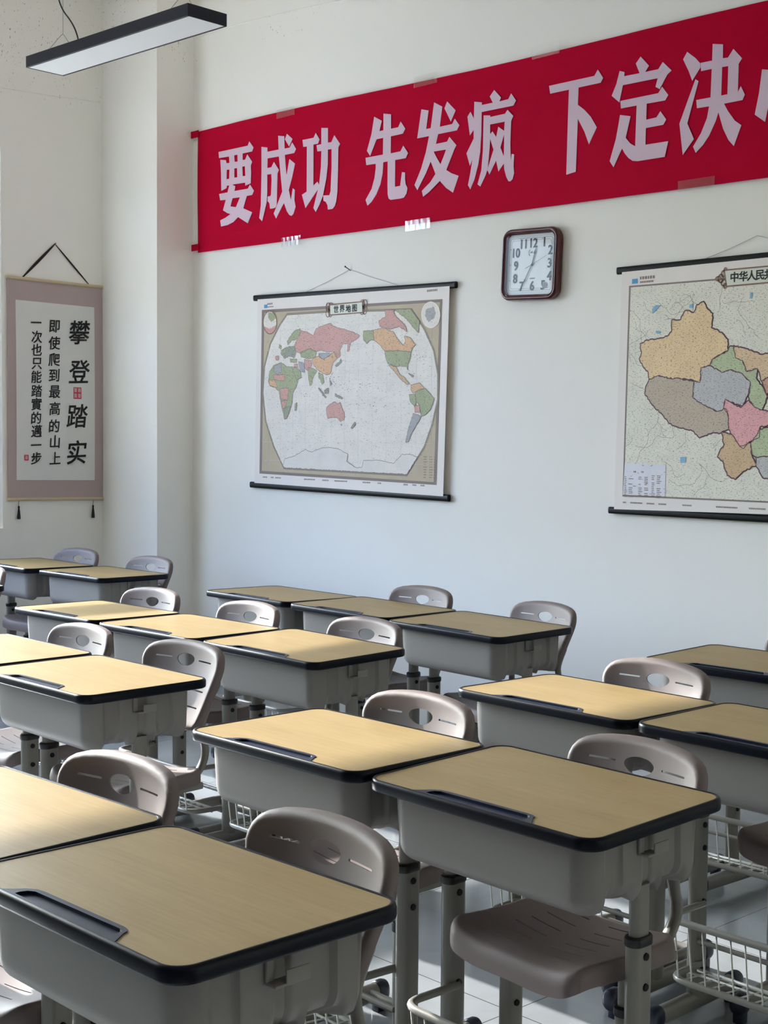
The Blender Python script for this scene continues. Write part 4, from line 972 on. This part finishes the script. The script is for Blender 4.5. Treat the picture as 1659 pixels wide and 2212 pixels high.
def map_common(D, pre, title, tsize, loc, root, sea):
    SY = YB-.0265
    mp = onwall(SY, *loc)
    sheet = D[pre+'_SHEET']
    b = fill2d([sheet]);
    r = bmesh.ops.extrude_face_region(b, geom=b.faces[:])
    for g in r['geom']:
        if isinstance(g, bmesh.types.BMVert): g.co.z = .0008
    for v in b.verts: v.co = mp(v.co.x, v.co.y, v.co.z-.0008)
    obj('map_sheet', b, 'paper', root)
    return mp

def build_world():
    D = DATA
    loc = (-5.43, YB, 1.68)
    root = empty('world_map', loc, 0, 'hanging world map with black rods on the back wall, left of the clock', 'wall map', None)
    mp = map_common(D, 'W', None, 0, loc, root, None)
    plate('map_border', [D['W_FRAME']], 'border', root, lambda u, v, w: mp(u, v, w+.0004))
    plate('map_surround', [D['W_FRAME2']], 'mapbrown', root, lambda u, v, w: mp(u, v, w+.0008))
    b = new(); rim_lines(b, D['W_OVAL'], .012, 0)
    for v in b.verts: v.co = mp(v.co.x, v.co.y, .0019)
    obj('oval_outline', b, 'oval_edge', root)
    plate('sea', [D['W_OVAL']], 'sea', root, lambda u, v, w: mp(u, v, w+.0012))
    # graticule
    b = new()
    for k in range(13):
        x = -6.05+.105*k
        box(b, x-.0005-loc[0], x+.0005-loc[0], YB-.0265-.0021-loc[1], YB-.0265-.0019-loc[1], 1.26-loc[2], 2.06-loc[2])
    for k in range(8):
        z = 1.31+.1*k
        box(b, -6.09-loc[0], -4.78-loc[0], YB-.0265-.0021-loc[1], YB-.0265-.0019-loc[1], z-.0005-loc[2], z+.0005-loc[2])
    obj('graticule', b, printed('graticule_line', '#c0c4c8', '#c0c4c8', .3), root)
    for i, (c, loop) in enumerate(D['LAND']):
        lp = rough(loop)
        n = 'ice_sheet' if c == 'ice' else 'land_patch'
        plate(n, [lp], 'w_'+c, root, lambda u, v, w, k=i: mp(u, v, w+.0022+.00003*k), .0003)
        b = new(); rim_lines(b, lp, .0024, 0)
        for v in b.verts: v.co = mp(v.co.x, v.co.y, .00262+.00003*i)
        obj('coast_line', b, 'border', root)
    # scattered islands
    b = new()
    for (cx, cz, sx, sz, n) in ((-5.52, 1.73, .10, .05, 30), (-5.28, 1.69, .16, .07, 40), (-5.2, 1.60, .12, .03, 18), (-4.87, 1.83, .05, .02, 10), (-5.75, 1.66, .05, .03, 10), (-5.60, 2.02, .12, .012, 10)):
        for k in range(n):
            x, z = random.gauss(cx, sx*.5), random.gauss(cz, sz*.5); r_ = random.uniform(.0012, .0035)
            b.faces.new([b.verts.new(mp(x+r_*math.cos(a)*random.uniform(.7, 1.6), z+r_*math.sin(a)*.7, .0026)) for a in (0, 1.2, 2.4, 3.6, 4.9)])
    tag(obj('island_specks', b, 'border', root), kind='stuff')
    for i in ('1', '2'):
        plate('inset_globe', [D['W_IN'+i]], 'sea', root, lambda u, v, w: mp(u, v, w+.0022))
        b = new(); rim_lines(b, D['W_IN'+i], .006, 0)
        for v in b.verts: v.co = mp(v.co.x, v.co.y, .0031)
        obj('inset_rim', b, 'ornament' if i == '1' else 'paper', root)
    plate('inset_land', [rough(D['W_IN1L'])], 'w_green', root, lambda u, v, w: mp(u, v, w+.0026), .0003)
    plate('inset_land', [rough(D['W_IN1M'])], 'w_pink', root, lambda u, v, w: mp(u, v, w+.0026), .0003)
    plate('inset_land', [rough(D['W_IN2L'])], 'w_slate', root, lambda u, v, w: mp(u, v, w+.0026), .0003)
    plate('title_border', [D['W_TITLE2']], 'ornament', root, lambda u, v, w: mp(u, v, w+.0022))
    plate('title_panel', [D['W_TITLE']], 'cartouche', root, lambda u, v, w: mp(u, v, w+.0028))
    for (x, z) in D['W_ORN']:
        b = new()
        for k in range(5):
            a = PI/2*k+PI/4 if k < 4 else 0
            r_ = .030 if k < 4 else .016
            pts = [(x+math.cos(a)*.014*(k < 4)+r_*.55*math.cos(q), z+math.sin(a)*.022*(k < 4)+r_*.7*math.sin(q)) for q in [2*PI*s/12 for s in range(12)]]
            rim_lines(b, pts, .005, 0)
        for v in b.verts: v.co = mp(v.co.x, v.co.y, .0030)
        obj('title_scrollwork', b, 'ornament', root)
    glyphs('title_text', '世界地图', D['W_TC'], .040, root, mp, .022, .0036)
    plate('publisher_mark', [D['W_LOGO']], 'logo', root, lambda u, v, w: mp(u, v, w+.0006))
    b = new()
    strip_text(b, -6.07, -6.005, 2.155, .010, mp); strip_text(b, -6.07, -6.005, 2.141, .006, mp)
    strip_text(b, -4.83, -4.75, 2.139, .010, mp)
    for x0, x1 in ((-6.10, -6.06), (-6.03, -6.0), (-5.99, -5.94), (-5.75, -5.65), (-5.6, -5.54), (-5.5, -5.4), (-5.28, -5.22), (-5.17, -5.14), (-4.98, -4.95), (-4.92, -4.89), (-4.86, -4.83)):
        strip_text(b, x0, x1, 1.213-(x0+6.1)*.0075, .007, mp)
    for k in range(9):
        for x0 in (-4.84, -4.80, -4.77): strip_text(b, x0, x0+.022, 1.345-.0125*k, .0045, lambda u, v, w: mp(u, v, .0017))
    obj('fine_print', b, 'border', root)
    rod('top_rod', D['W_BAR'], root, mp, loc); rod('bottom_rod', D['W_BAR2'], root, mp, loc)
    (nx_, nz_), (ax, az), (bx_, bz) = D['W_NAIL']
    b = new(); P = lambda x, z, d=.006: (x-loc[0], YB-d-loc[1], z-loc[2])
    for e in ((ax, az), (bx_, bz)):
        tube(b, [P(nx_, nz_), P((nx_+e[0])/2, (nz_+e[1])/2-.003), P(*e, .008)], .0012, 5)
    obj('hanging_string', b, 'line', root)
    nb = new(); tube(nb, [(nx_, YB+.0, nz_-.004), (nx_-.012, YB-.026, nz_+.014)], .0022, 8)
    b2 = new(); bmesh.ops.create_cone(b2, cap_ends=True, segments=10, radius1=.005, radius2=.004, depth=.003, matrix=Matrix.Translation((nx_-.012, YB-.027, nz_+.0145)) @ Matrix.Rotation(PI/2, 4, 'X')); join(nb, b2)
    tag(obj('nail', nb, 'rod'), 'small dark nail in the back wall holding the world map string', 'nail')

def build_china():
    D = DATA
    loc = (-3.03, YB, 1.64)
    root = empty('country_map', loc, 0, 'hanging map of China with black rods, cut by the right frame edge', 'wall map', None)
    mp = map_common(D, 'C', None, 0, loc, root, None)
    plate('map_border', [D['C_FRAME']], 'border', root, lambda u, v, w: mp(u, v, w+.0004))
    plate('neighbouring_land', [D['C_FRAME2']], 'landpale', root, lambda u, v, w: mp(u, v, w+.0008))
    random.seed(3)
    b = new()                                                     # thin rivers, roads and frontiers beyond the provinces
    for k in range(46):
        x, z = random.uniform(-3.65, -3.05), random.uniform(1.2, 2.08); a = random.uniform(0, 2*PI); p = [(x, z)]
        for q in range(random.randint(6, 16)):
            a += random.gauss(0, .45); x += .013*math.cos(a); z += .013*math.sin(a)
            if not (-3.630 < x < -2.42 and 1.195 < z < 2.085): break
            p.append((x, z))
        for q in range(len(p)-1):
            (x0, z0), (x1, z1) = p[q], p[q+1]; d = math.hypot(x1-x0, z1-z0); nx_, nz_ = -(z1-z0)/d*.0006, (x1-x0)/d*.0006
            b.faces.new([b.verts.new(mp(*t, .0017)) for t in ((x0+nx_, z0+nz_), (x1+nx_, z1+nz_), (x1-nx_, z1-nz_), (x0-nx_, z0-nz_))])
    tag(obj('frontier_lines', b, 'border', root), kind='stuff')
    for i, (c, loop) in enumerate(D['PROV']):
        lp = rough(loop, .003, .008)
        b = new(); rim_lines(b, lp, .0085, 0)
        for v in b.verts: v.co = mp(v.co.x, v.co.y, .0019)
        obj('province_outline', b, 'province_edge', root)
        plate('province_patch', [lp], 'c_'+c, root, lambda u, v, w, k=i: mp(u, v, w+.0021+.00004*k), .0003)
        b = new(); rim_lines(b, lp, .003, 0)
        for v in b.verts: v.co = mp(v.co.x, v.co.y, .0031+.00003*i)
        obj('province_line', b, 'province_edge', root)
    for lp in D['LAKES']: plate('lake_patch', [lp], 'lake', root, lambda u, v, w: mp(u, v, w+.0022))
    plate('legend_box', [D['C_LEG']], 'legend', root, lambda u, v, w: mp(u, v, w+.0022))
    t = D['C_TITLE']
    plate('title_border', [[(t[0][0]-.006, t[0][1]+.006), (t[1][0]+.006, t[1][1]+.006), (t[2][0]+.006, t[2][1]-.006), (t[3][0]-.006, t[3][1]-.006)]], 'ornament', root, lambda u, v, w: mp(u, v, w+.0022))
    plate('title_panel', [t], 'cartouche', root, lambda u, v, w: mp(u, v, w+.0028))
    glyphs('title_text', '中华人民共和国地图', D['C_TC'], .042, root, mp, .022, .0036)
    (x, z) = D['C_ORN'][0]
    b = new()
    for (dx, dz, rx, rz) in ((0, 0, .012, .016), (.014, .018, .012, .012), (.014, -.018, .012, .012), (-.012, 0, .012, .008), (.02, .03, .006, .01), (.02, -.03, .006, .01)):
        rim_lines(b, [(x+dx+rx*math.cos(q), z+dz+rz*math.sin(q)) for q in [2*PI*s/14 for s in range(14)]], .0055, 0)
    for v in b.verts: v.co = mp(v.co.x, v.co.y, .0030)
    obj('title_scrollwork', b, 'ornament', root)
    plate('publisher_mark', [D['C_LOGO']], 'logo', root, lambda u, v, w: mp(u, v, w+.0006))
    b = new()
    strip_text(b, -3.575, -3.49, 2.102, .012, mp); strip_text(b, -3.575, -3.49, 2.087, .008, mp)
    for x0, x1 in ((-3.64, -3.62), (-3.605, -3.54), (-3.52, -3.48), (-3.46, -3.41), (-3.34, -3.29), (-3.18, -3.06), (-3.03, -2.95), (-2.9, -2.8)): strip_text(b, x0, x1, 1.170, .006, mp)
    q = lambda u, v, w: mp(u, v, .0032)
    strip_text(b, -3.585, -3.575, 1.300, .007, q); strip_text(b, -3.545, -3.535, 1.300, .007, q)
    for k in range(13):
        for x0, l in ((-3.632, .014), (-3.609, .030), (-3.559, .022), (-3.529, .026), (-3.492, .018), (-3.466, .024)):
            if random.random() < .75: strip_text(b, x0, x0+l*random.uniform(.6, 1), 1.287-.0075*k, .0038, q)
    obj('fine_print', b, 'border', root)
    rod('top_rod', D['C_BAR'], root, mp, loc); rod('bottom_rod', D['C_BAR2'], root, mp, loc)
    (ax, az), (ex, ez) = D['C_STR']
    nx_ = -3.03; s_ = (ez-az)/(ex-ax); nz_ = az+s_*(nx_-ax)
    b = new(); P = lambda x, z, d=.006: (x-loc[0], YB-d-loc[1], z-loc[2])
    tube(b, [P(ax, az, .008), P((ax+nx_)/2, (az+nz_)/2-.003), P(nx_, nz_), P((nx_-ax)/2+nx_, (az+nz_)/2-.003), P(2*nx_-ax, az, .008)], .0012, 5)
    obj('hanging_string', b, 'line', root)
build_world(); build_china()

# ---------------------------------------------------------------- clock
def build_clock():
    D = DATA
    loc = (-4.172, YB, 2.217)
    root = empty('wall_clock', loc, 0, 'rectangular wall clock with dark red rounded frame under the banner', 'clock')
    qs = D['CLOCK']
    tl, tr_, br, bl = [Vector((p[0]-loc[0], p[1]-loc[2])) for p in qs]
    hw, hh = .166, .160
    rot = -math.atan2(tl.y-tr_.y, tr_.x-tl.x)
    piv = (tl+tr_+br+bl)/4
    c_, s_ = math.cos(rot), math.sin(rot)
    def P(x, z, d): return Vector((piv.x+c_*x-s_*z, -d, piv.y+s_*x+c_*z))
    def ring(ins, d, r): return [P(x, z, d) for x, z in rrect(-hw+ins, hw-ins, -hh+ins, hh-ins, max(.01, r), 8)]
    b = new()
    loft(b, [ring(.004, .002, .05), ring(0, .010, .052), ring(0, .030, .052), ring(.003, .038, .049), ring(.008, .043, .045), ring(.014, .043, .039), ring(.018, .039, .035), ring(.021, .040, .032), ring(.025, .036, .028), ring(.027, .024, .026)], True, False)
    obj('clock_frame', b, 'clock_frame', root, angle=50)
    b = new(); b.faces.new([b.verts.new(p) for p in ring(.026, .0245, .027)]); obj('dial_surround', b, 'clock_gap', root)
    dx, dz = .129, .120
    b = new(); b.faces.new([b.verts.new(P(x, z, .0255)) for x, z in rrect(-dx, dx, -dz, dz, .012, 5)]); obj('dial', b, 'dial', root)
    b = new()
    for (ex, ez, w) in ((dx-.004, dz-.004, .0014), (dx-.013, dz-.013, .0010)):
        lp = rrect(-ex, ex, -ez, ez, .012, 5); rim_lines(b, lp, w, .0262)
    for k in range(60):
        a = 2*PI*k/60; dxx, dzz = math.sin(a), math.cos(a); t = min((dx-.0085)/max(abs(dxx), 1e-6), (dz-.0085)/max(abs(dzz), 1e-6)); r_ = .0022 if k % 5 == 0 else .0009
        b.faces.new([b.verts.new((dxx*t+r_*math.cos(q), dzz*t+r_*math.sin(q), .0262)) for q in [2*PI*s/8 for s in range(8)]])
    for v in b.verts: v.co = P(v.co.x, v.co.y, v.co.z)
    obj('minute_track', b, 'num', root)
    inv = lambda q: ((q[0]-loc[0]-piv.x)*c_+(q[1]-loc[2]-piv.y)*s_, -(q[0]-loc[0]-piv.x)*s_+(q[1]-loc[2]-piv.y)*c_)
    order = ['12', '1', '2', '3', '4', '5', '6', '7', '8', '9', '10', '11']
    for s, q in zip(order, D['CL_NUM']):
        x, z = inv(q)
        g = text_bm(s, .060, .018, 0, .86)
        for v in g.verts: v.co = P(x+v.co.x, z+v.co.y*.96, .0268+v.co.z)
        obj('numeral', g, 'num', root)
    cx, cz = inv(D['CL_H'][0])
    def hand(name, tip, tail, w, d, blob=None):
        tx, tz = inv(tip); a = Vector((tx-cx, tz-cz)); L_ = a.length; a.normalize(); n = Vector((-a.y, a.x))
        b = new(); pts = []
        prof = [(-tail, w), (0, w*1.1)]+([(L_*blob[0]-.006, w*.9), (L_*blob[0], blob[1]), (L_*blob[0]+.012, w*.9)] if blob else [])+[(L_, w*.25)]
        l = [Vector((cx, cz))+a*s+n*ww for s, ww in prof]; r_ = [Vector((cx, cz))+a*s-n*ww for s, ww in reversed(prof)]
        lp = [(p.x, p.y) for p in l+r_]
        f = fill2d([lp]); e = bmesh.ops.extrude_face_region(f, geom=f.faces[:])
        for g in e['geom']:
            if isinstance(g, bmesh.types.BMVert): g.co.z = .0006
        for v in f.verts: v.co = P(v.co.x, v.co.y, d+v.co.z)
        obj(name, f, 'num', root)
    hand('hour_hand', D['CL_H'][1], .006, .0024, .0290, (.62, .0072))
    hand('minute_hand', D['CL_H'][2], .006, .0018, .0302, (.62, .0048))
    hand('second_hand', D['CL_H'][3], .040, .0010, .0314)
    b = new(); bmesh.ops.create_cone(b, cap_ends=True, segments=16, radius1=.0052, radius2=.004, depth=.006, matrix=Matrix.Translation(P(cx, cz, .030)) @ Matrix.Rotation(PI/2, 4, 'X'))
    obj('hub', b, 'num', root, angle=40)
    x, z = inv(D['CL_H'][5]); b = new()
    arc = [(x-.004+.013*math.cos(a), z+.016*math.sin(a)) for a in [R(115)+R(130)*k/10 for k in range(11)]]
    arc += [(x-.0025+.012*math.cos(a), z+.014*math.sin(a)) for a in [R(245)-R(130)*k/10 for k in range(11)]]
    b.faces.new([b.verts.new(P(p[0], p[1], .0265)) for p in arc])
    for (sx_, sz_, w_, h_) in ((-.007, -.002, .014, .0035), (-.006, .003, .012, .002), (.001, .006, .006, .0016)):
        b.faces.new([b.verts.new(P(x+sx_+p, z+sz_+q, .0265)) for p, q in ((0, 0), (w_, 0), (w_, h_), (0, h_))])
    obj('maker_mark', b, 'num', root)
    x, z = inv(D['CL_H'][6]); g = text_bm('QUARTZ', .008, 0)
    for v in g.verts: v.co = P(x+v.co.x, z+v.co.y, .0265+v.co.z)
    obj('dial_text', g, 'sticker', root)
    x, z = inv(D['CL_H'][7]); b = new(); b.faces.new([b.verts.new(P(x+.0155*math.cos(q), z+.0135*math.sin(q), .0282)) for q in [2*PI*k/24 for k in range(24)]])
    obj('round_sticker', b, 'sticker', root)
    b = new(); b.faces.new([b.verts.new(p) for p in ring(.024, .0375, .029)]); obj('glass_cover', b, 'glass', root)
build_clock()

# ---------------------------------------------------------------- calligraphy scroll on the left wall
def build_scroll():
    loc = (XL+.0, 4.236, 1.70)
    root = empty('hanging_scroll', loc, 0, 'vertical calligraphy scroll with black Chinese characters on dusty pink cloth, on the left wall', 'scroll')
    # wall coordinates (y, z); the sheet slopes slightly
    sl = -.017
    def P(y, z, d): return Vector((d, y-loc[1], z+(y-4.236)*sl-loc[2]))
    def sheet(name, y0, y1, z0, z1, d, mat, t=.001):
        b = new(); n = 8
        rows = []
        for k in range(n+1):
            z = z0+(z1-z0)*k/n; bow = .004*math.sin(PI*k/n)
            rows.append((z, bow))
        fr = [[b.verts.new(P(y, z, d+bo)) for y in (y0, (y0+y1)/2, y1)] for z, bo in rows]
        for k in range(n):
            for q in range(2): b.faces.new((fr[k][q], fr[k][q+1], fr[k+1][q+1], fr[k+1][q]))
        o = obj(name, b, mat, root, smooth=True); solid(o, t, 0); return o
    sheet('scroll_cloth', 3.920, 4.552, 1.062, 2.328, .008, 'mount')
    sheet('paper_panel', 3.973, 4.491, 1.172, 2.209, .010, 'rice')
    for z, n in ((2.334, 'top_rod'), (1.060, 'bottom_rod')):
        b = new(); prof = [(.010+.009*math.cos(2*PI*k/14), .0095*math.sin(2*PI*k/14)) for k in range(14)]
        loft(b, [[P(y, z+p[1]*sc, p[0]) for p in prof] for y, sc in ((3.914, .9), (3.918, 1), (4.553, 1), (4.557, .9))])
        obj(n, b, 'dowel', root, angle=40)
    def cord(y0, z0, y1, z1, w):
        b = new(); n = 8; rings = []
        for k in range(n+1):
            t = k/n; y = y0+(y1-y0)*t; z = z0+(z1-z0)*t; ww = w*(.45+.55*math.sin(PI*t)) if k else w*.4
            g = -.8*ww if y1 < y0 else .8*ww
            rings.append([P(y-ww, z-g, .006), P(y+ww, z+g, .006), P(y+ww, z+g, .0075), P(y-ww, z-g, .0075)])
        loft(b, rings); obj('hanging_ribbon', b, 'cord', root)
    cord(4.231, 2.556, 4.021, 2.342, .0065); cord(4.231, 2.556, 4.457, 2.342, .0038)
    for y in (3.985, 4.478):
        b = new(); tube(b, [P(y+.002, 1.054, .012), P(y, 1.015, .010)], .0012, 6)
        rings = []
        for z, r_ in ((1.022, .003), (1.016, .006), (1.008, .0045), (.99, .007), (.955, .0105), (.945, .009)):
            rings.append([P(y+r_*math.cos(2*PI*k/12), z, .0125+r_*math.sin(2*PI*k/12)) for k in range(12)])
        loft(b, rings); obj('tassel', b, 'ink', root, smooth=True)
    def write(name, s, pts, size, bold, shear=.12, sx=.95, mat='ink', d=.0155):
        for chx, (y, z) in zip(s, pts):
            g = text_bm(chx, size, bold, shear, sx)
            for v in g.verts:
                zz = z-sl*(y-4.236)
                v.co = P(y+v.co.x, zz+v.co.y+v.co.x*.06, d+v.co.z)
            obj(name, g, mat, root)
    write('large_character', '攀登踏实', [(4.387, 2.049), (4.385, 1.817), (4.369, 1.552), (4.366, 1.337)], .150, .012)
    write('small_character', '即使爬到最高的山上', [(4.221, 2.075), (4.22, 1.978), (4.216, 1.881), (4.217, 1.789), (4.219, 1.692), (4.221, 1.594), (4.216, 1.492), (4.22, 1.399), (4.22, 1.302)], .082, .014, .06)
    write('small_character', '一次也只能踏實的邁一步', [(4.101, 2.09), (4.104, 2.007), (4.103, 1.933), (4.103, 1.853), (4.102, 1.776), (4.102, 1.694), (4.101, 1.618), (4.098, 1.538), (4.1, 1.46), (4.097, 1.379), (4.097, 1.302)], .076, .014, .06)
    def seal(y0, y1, z0, z1, s):
        b = new(); dd = .0152
        b.faces.new([b.verts.new(P(y, z-sl*(y-4.236), dd)) for y, z in rrect(y0, y1, z0, z1, .003, 3)])
        se = obj('seal_stamp', b, 'red_ink', root)
        cells = [((y0+y1)/2, (z0+z1)/2)] if len(s) == 1 else [(y0+(y1-y0)*u, z0+(z1-z0)*v) for u, v in ((.74, .74), (.74, .27), (.26, .74), (.26, .27))]
        w = min(y1-y0, z1-z0)*(.75 if len(s) == 1 else .42)
        for (cy, cz) in cells:                         # seal script strokes
            b = new()
            for k in range(4):
                zz = cz+w*(-.42+.28*k); l = w*random.uniform(.3, .46)
                b.faces.new([b.verts.new(P(cy+a, zz+c-sl*(cy-4.236), dd+.0006)) for a, c in ((-l, 0), (l, 0), (l, w*.09), (-l, w*.09))])
            for k in range(2):
                yy = cy+w*(-.25+.4*k)
                b.faces.new([b.verts.new(P(yy+a, cz+c-sl*(cy-4.236), dd+.0007)) for a, c in ((0, -w*.45), (w*.09, -w*.45), (w*.09, w*.42), (0, w*.42))])
            obj('seal_strokes', b, 'white_ink', se)
    seal(4.345, 4.399, 1.654, 1.723, 'abcd'); seal(4.021, 4.048, 1.289, 1.322, 'a')
    nb = new(); tube(nb, [(XL, 4.231, 2.557), (XL+.016, 4.231, 2.560)], .0025, 8)
    tag(obj('nail', nb, 'rod'), 'small nail in the left wall holding the calligraphy scroll ribbon', 'nail')
build_scroll()

# ---------------------------------------------------------------- pendant lamp
def build_lamp():
    p0, p1, q0, q1 = Vector((-5.95, 3.275)), Vector((-5.999, 3.474)), Vector((-4.774, 3.348)), Vector((-4.784, 3.544))
    c = (p0+p1+q0+q1)/4
    ax = ((q0+q1)-(p0+p1)).normalized(); ang = math.atan2(ax.y, ax.x)
    root = empty('pendant_lamp', (c.x, c.y, 3.137), ang, 'long black framed rectangular pendant lamp with white diffuser hanging at upper left', 'lamp')
    L_, W_, H_ = 1.196, .205, .052
    hx, hy = L_/2, W_/2
    b = new()
    t = .004
    box(b, -hx, hx, -hy, -hy+t, 0, H_, .001); box(b, -hx, hx, hy-t, hy, 0, H_, .001)
    box(b, -hx, -hx+t, -hy+t, hy-t, 0, H_, .001); box(b, hx-t, hx, -hy+t, hy-t, 0, H_, .001)
    box(b, -hx+t, hx-t, -hy+t, hy-t, H_-.004, H_-.001)
    box(b, -hx+t, hx-t, -hy+t, -hy+t+.005, 0, .002); box(b, -hx+t, hx-t, hy-t-.005, hy-t, 0, .002)
    obj('lamp_frame', b, 'lamp', root)
    b = new(); box(b, -hx+t, hx-t, -hy+t, hy-t, .002, .005); obj('diffuser', b, 'diffuser', root)
    for x in (-hx+.15, hx-.15):
        b = new(); zt = ZC-3.137
        a = (x, 0, H_+.095)
        tube(b, smooth_path([(x, -hy+.02, H_), (x, -.012, H_+.085), a], .02, 4), .0013, 6)
        tube(b, smooth_path([(x, hy-.02, H_), (x, .012, H_+.085), a], .02, 4), .0013, 6)
        tube(b, [a, (x, 0, zt)], .0011, 6)
        obj('suspension_wire', b, 'line', root, smooth=True)
    b = new()
    x0 = -hx+.325
    pts = [(x0, -.03, H_), (x0-.012, -.03, H_+.045), (x0-.040, -.03, H_+.095), (x0-.080, -.03, H_+.140), (x0-.125, -.03, H_+.180), (x0-.165, -.03, H_+.240), (x0-.185, -.03, H_+.34), (x0-.17, -.02, H_+.55), (x0-.12, -.01, ZC-3.137)]
    tube(b, smooth_path(pts, .08, 4), .0035, 8)
    obj('power_cord', b, 'black', root, smooth=True)
    for s in (-1, 1):
        b = new(); bmesh.ops.create_cone(b, cap_ends=True, segments=12, radius1=.004, radius2=.004, depth=.002, matrix=Matrix.Translation((s*(hx-.02), -hy-.0005, .012)) @ Matrix.Rotation(PI/2, 4, 'X'))
        obj('screw', b, 'black', root)
build_lamp()
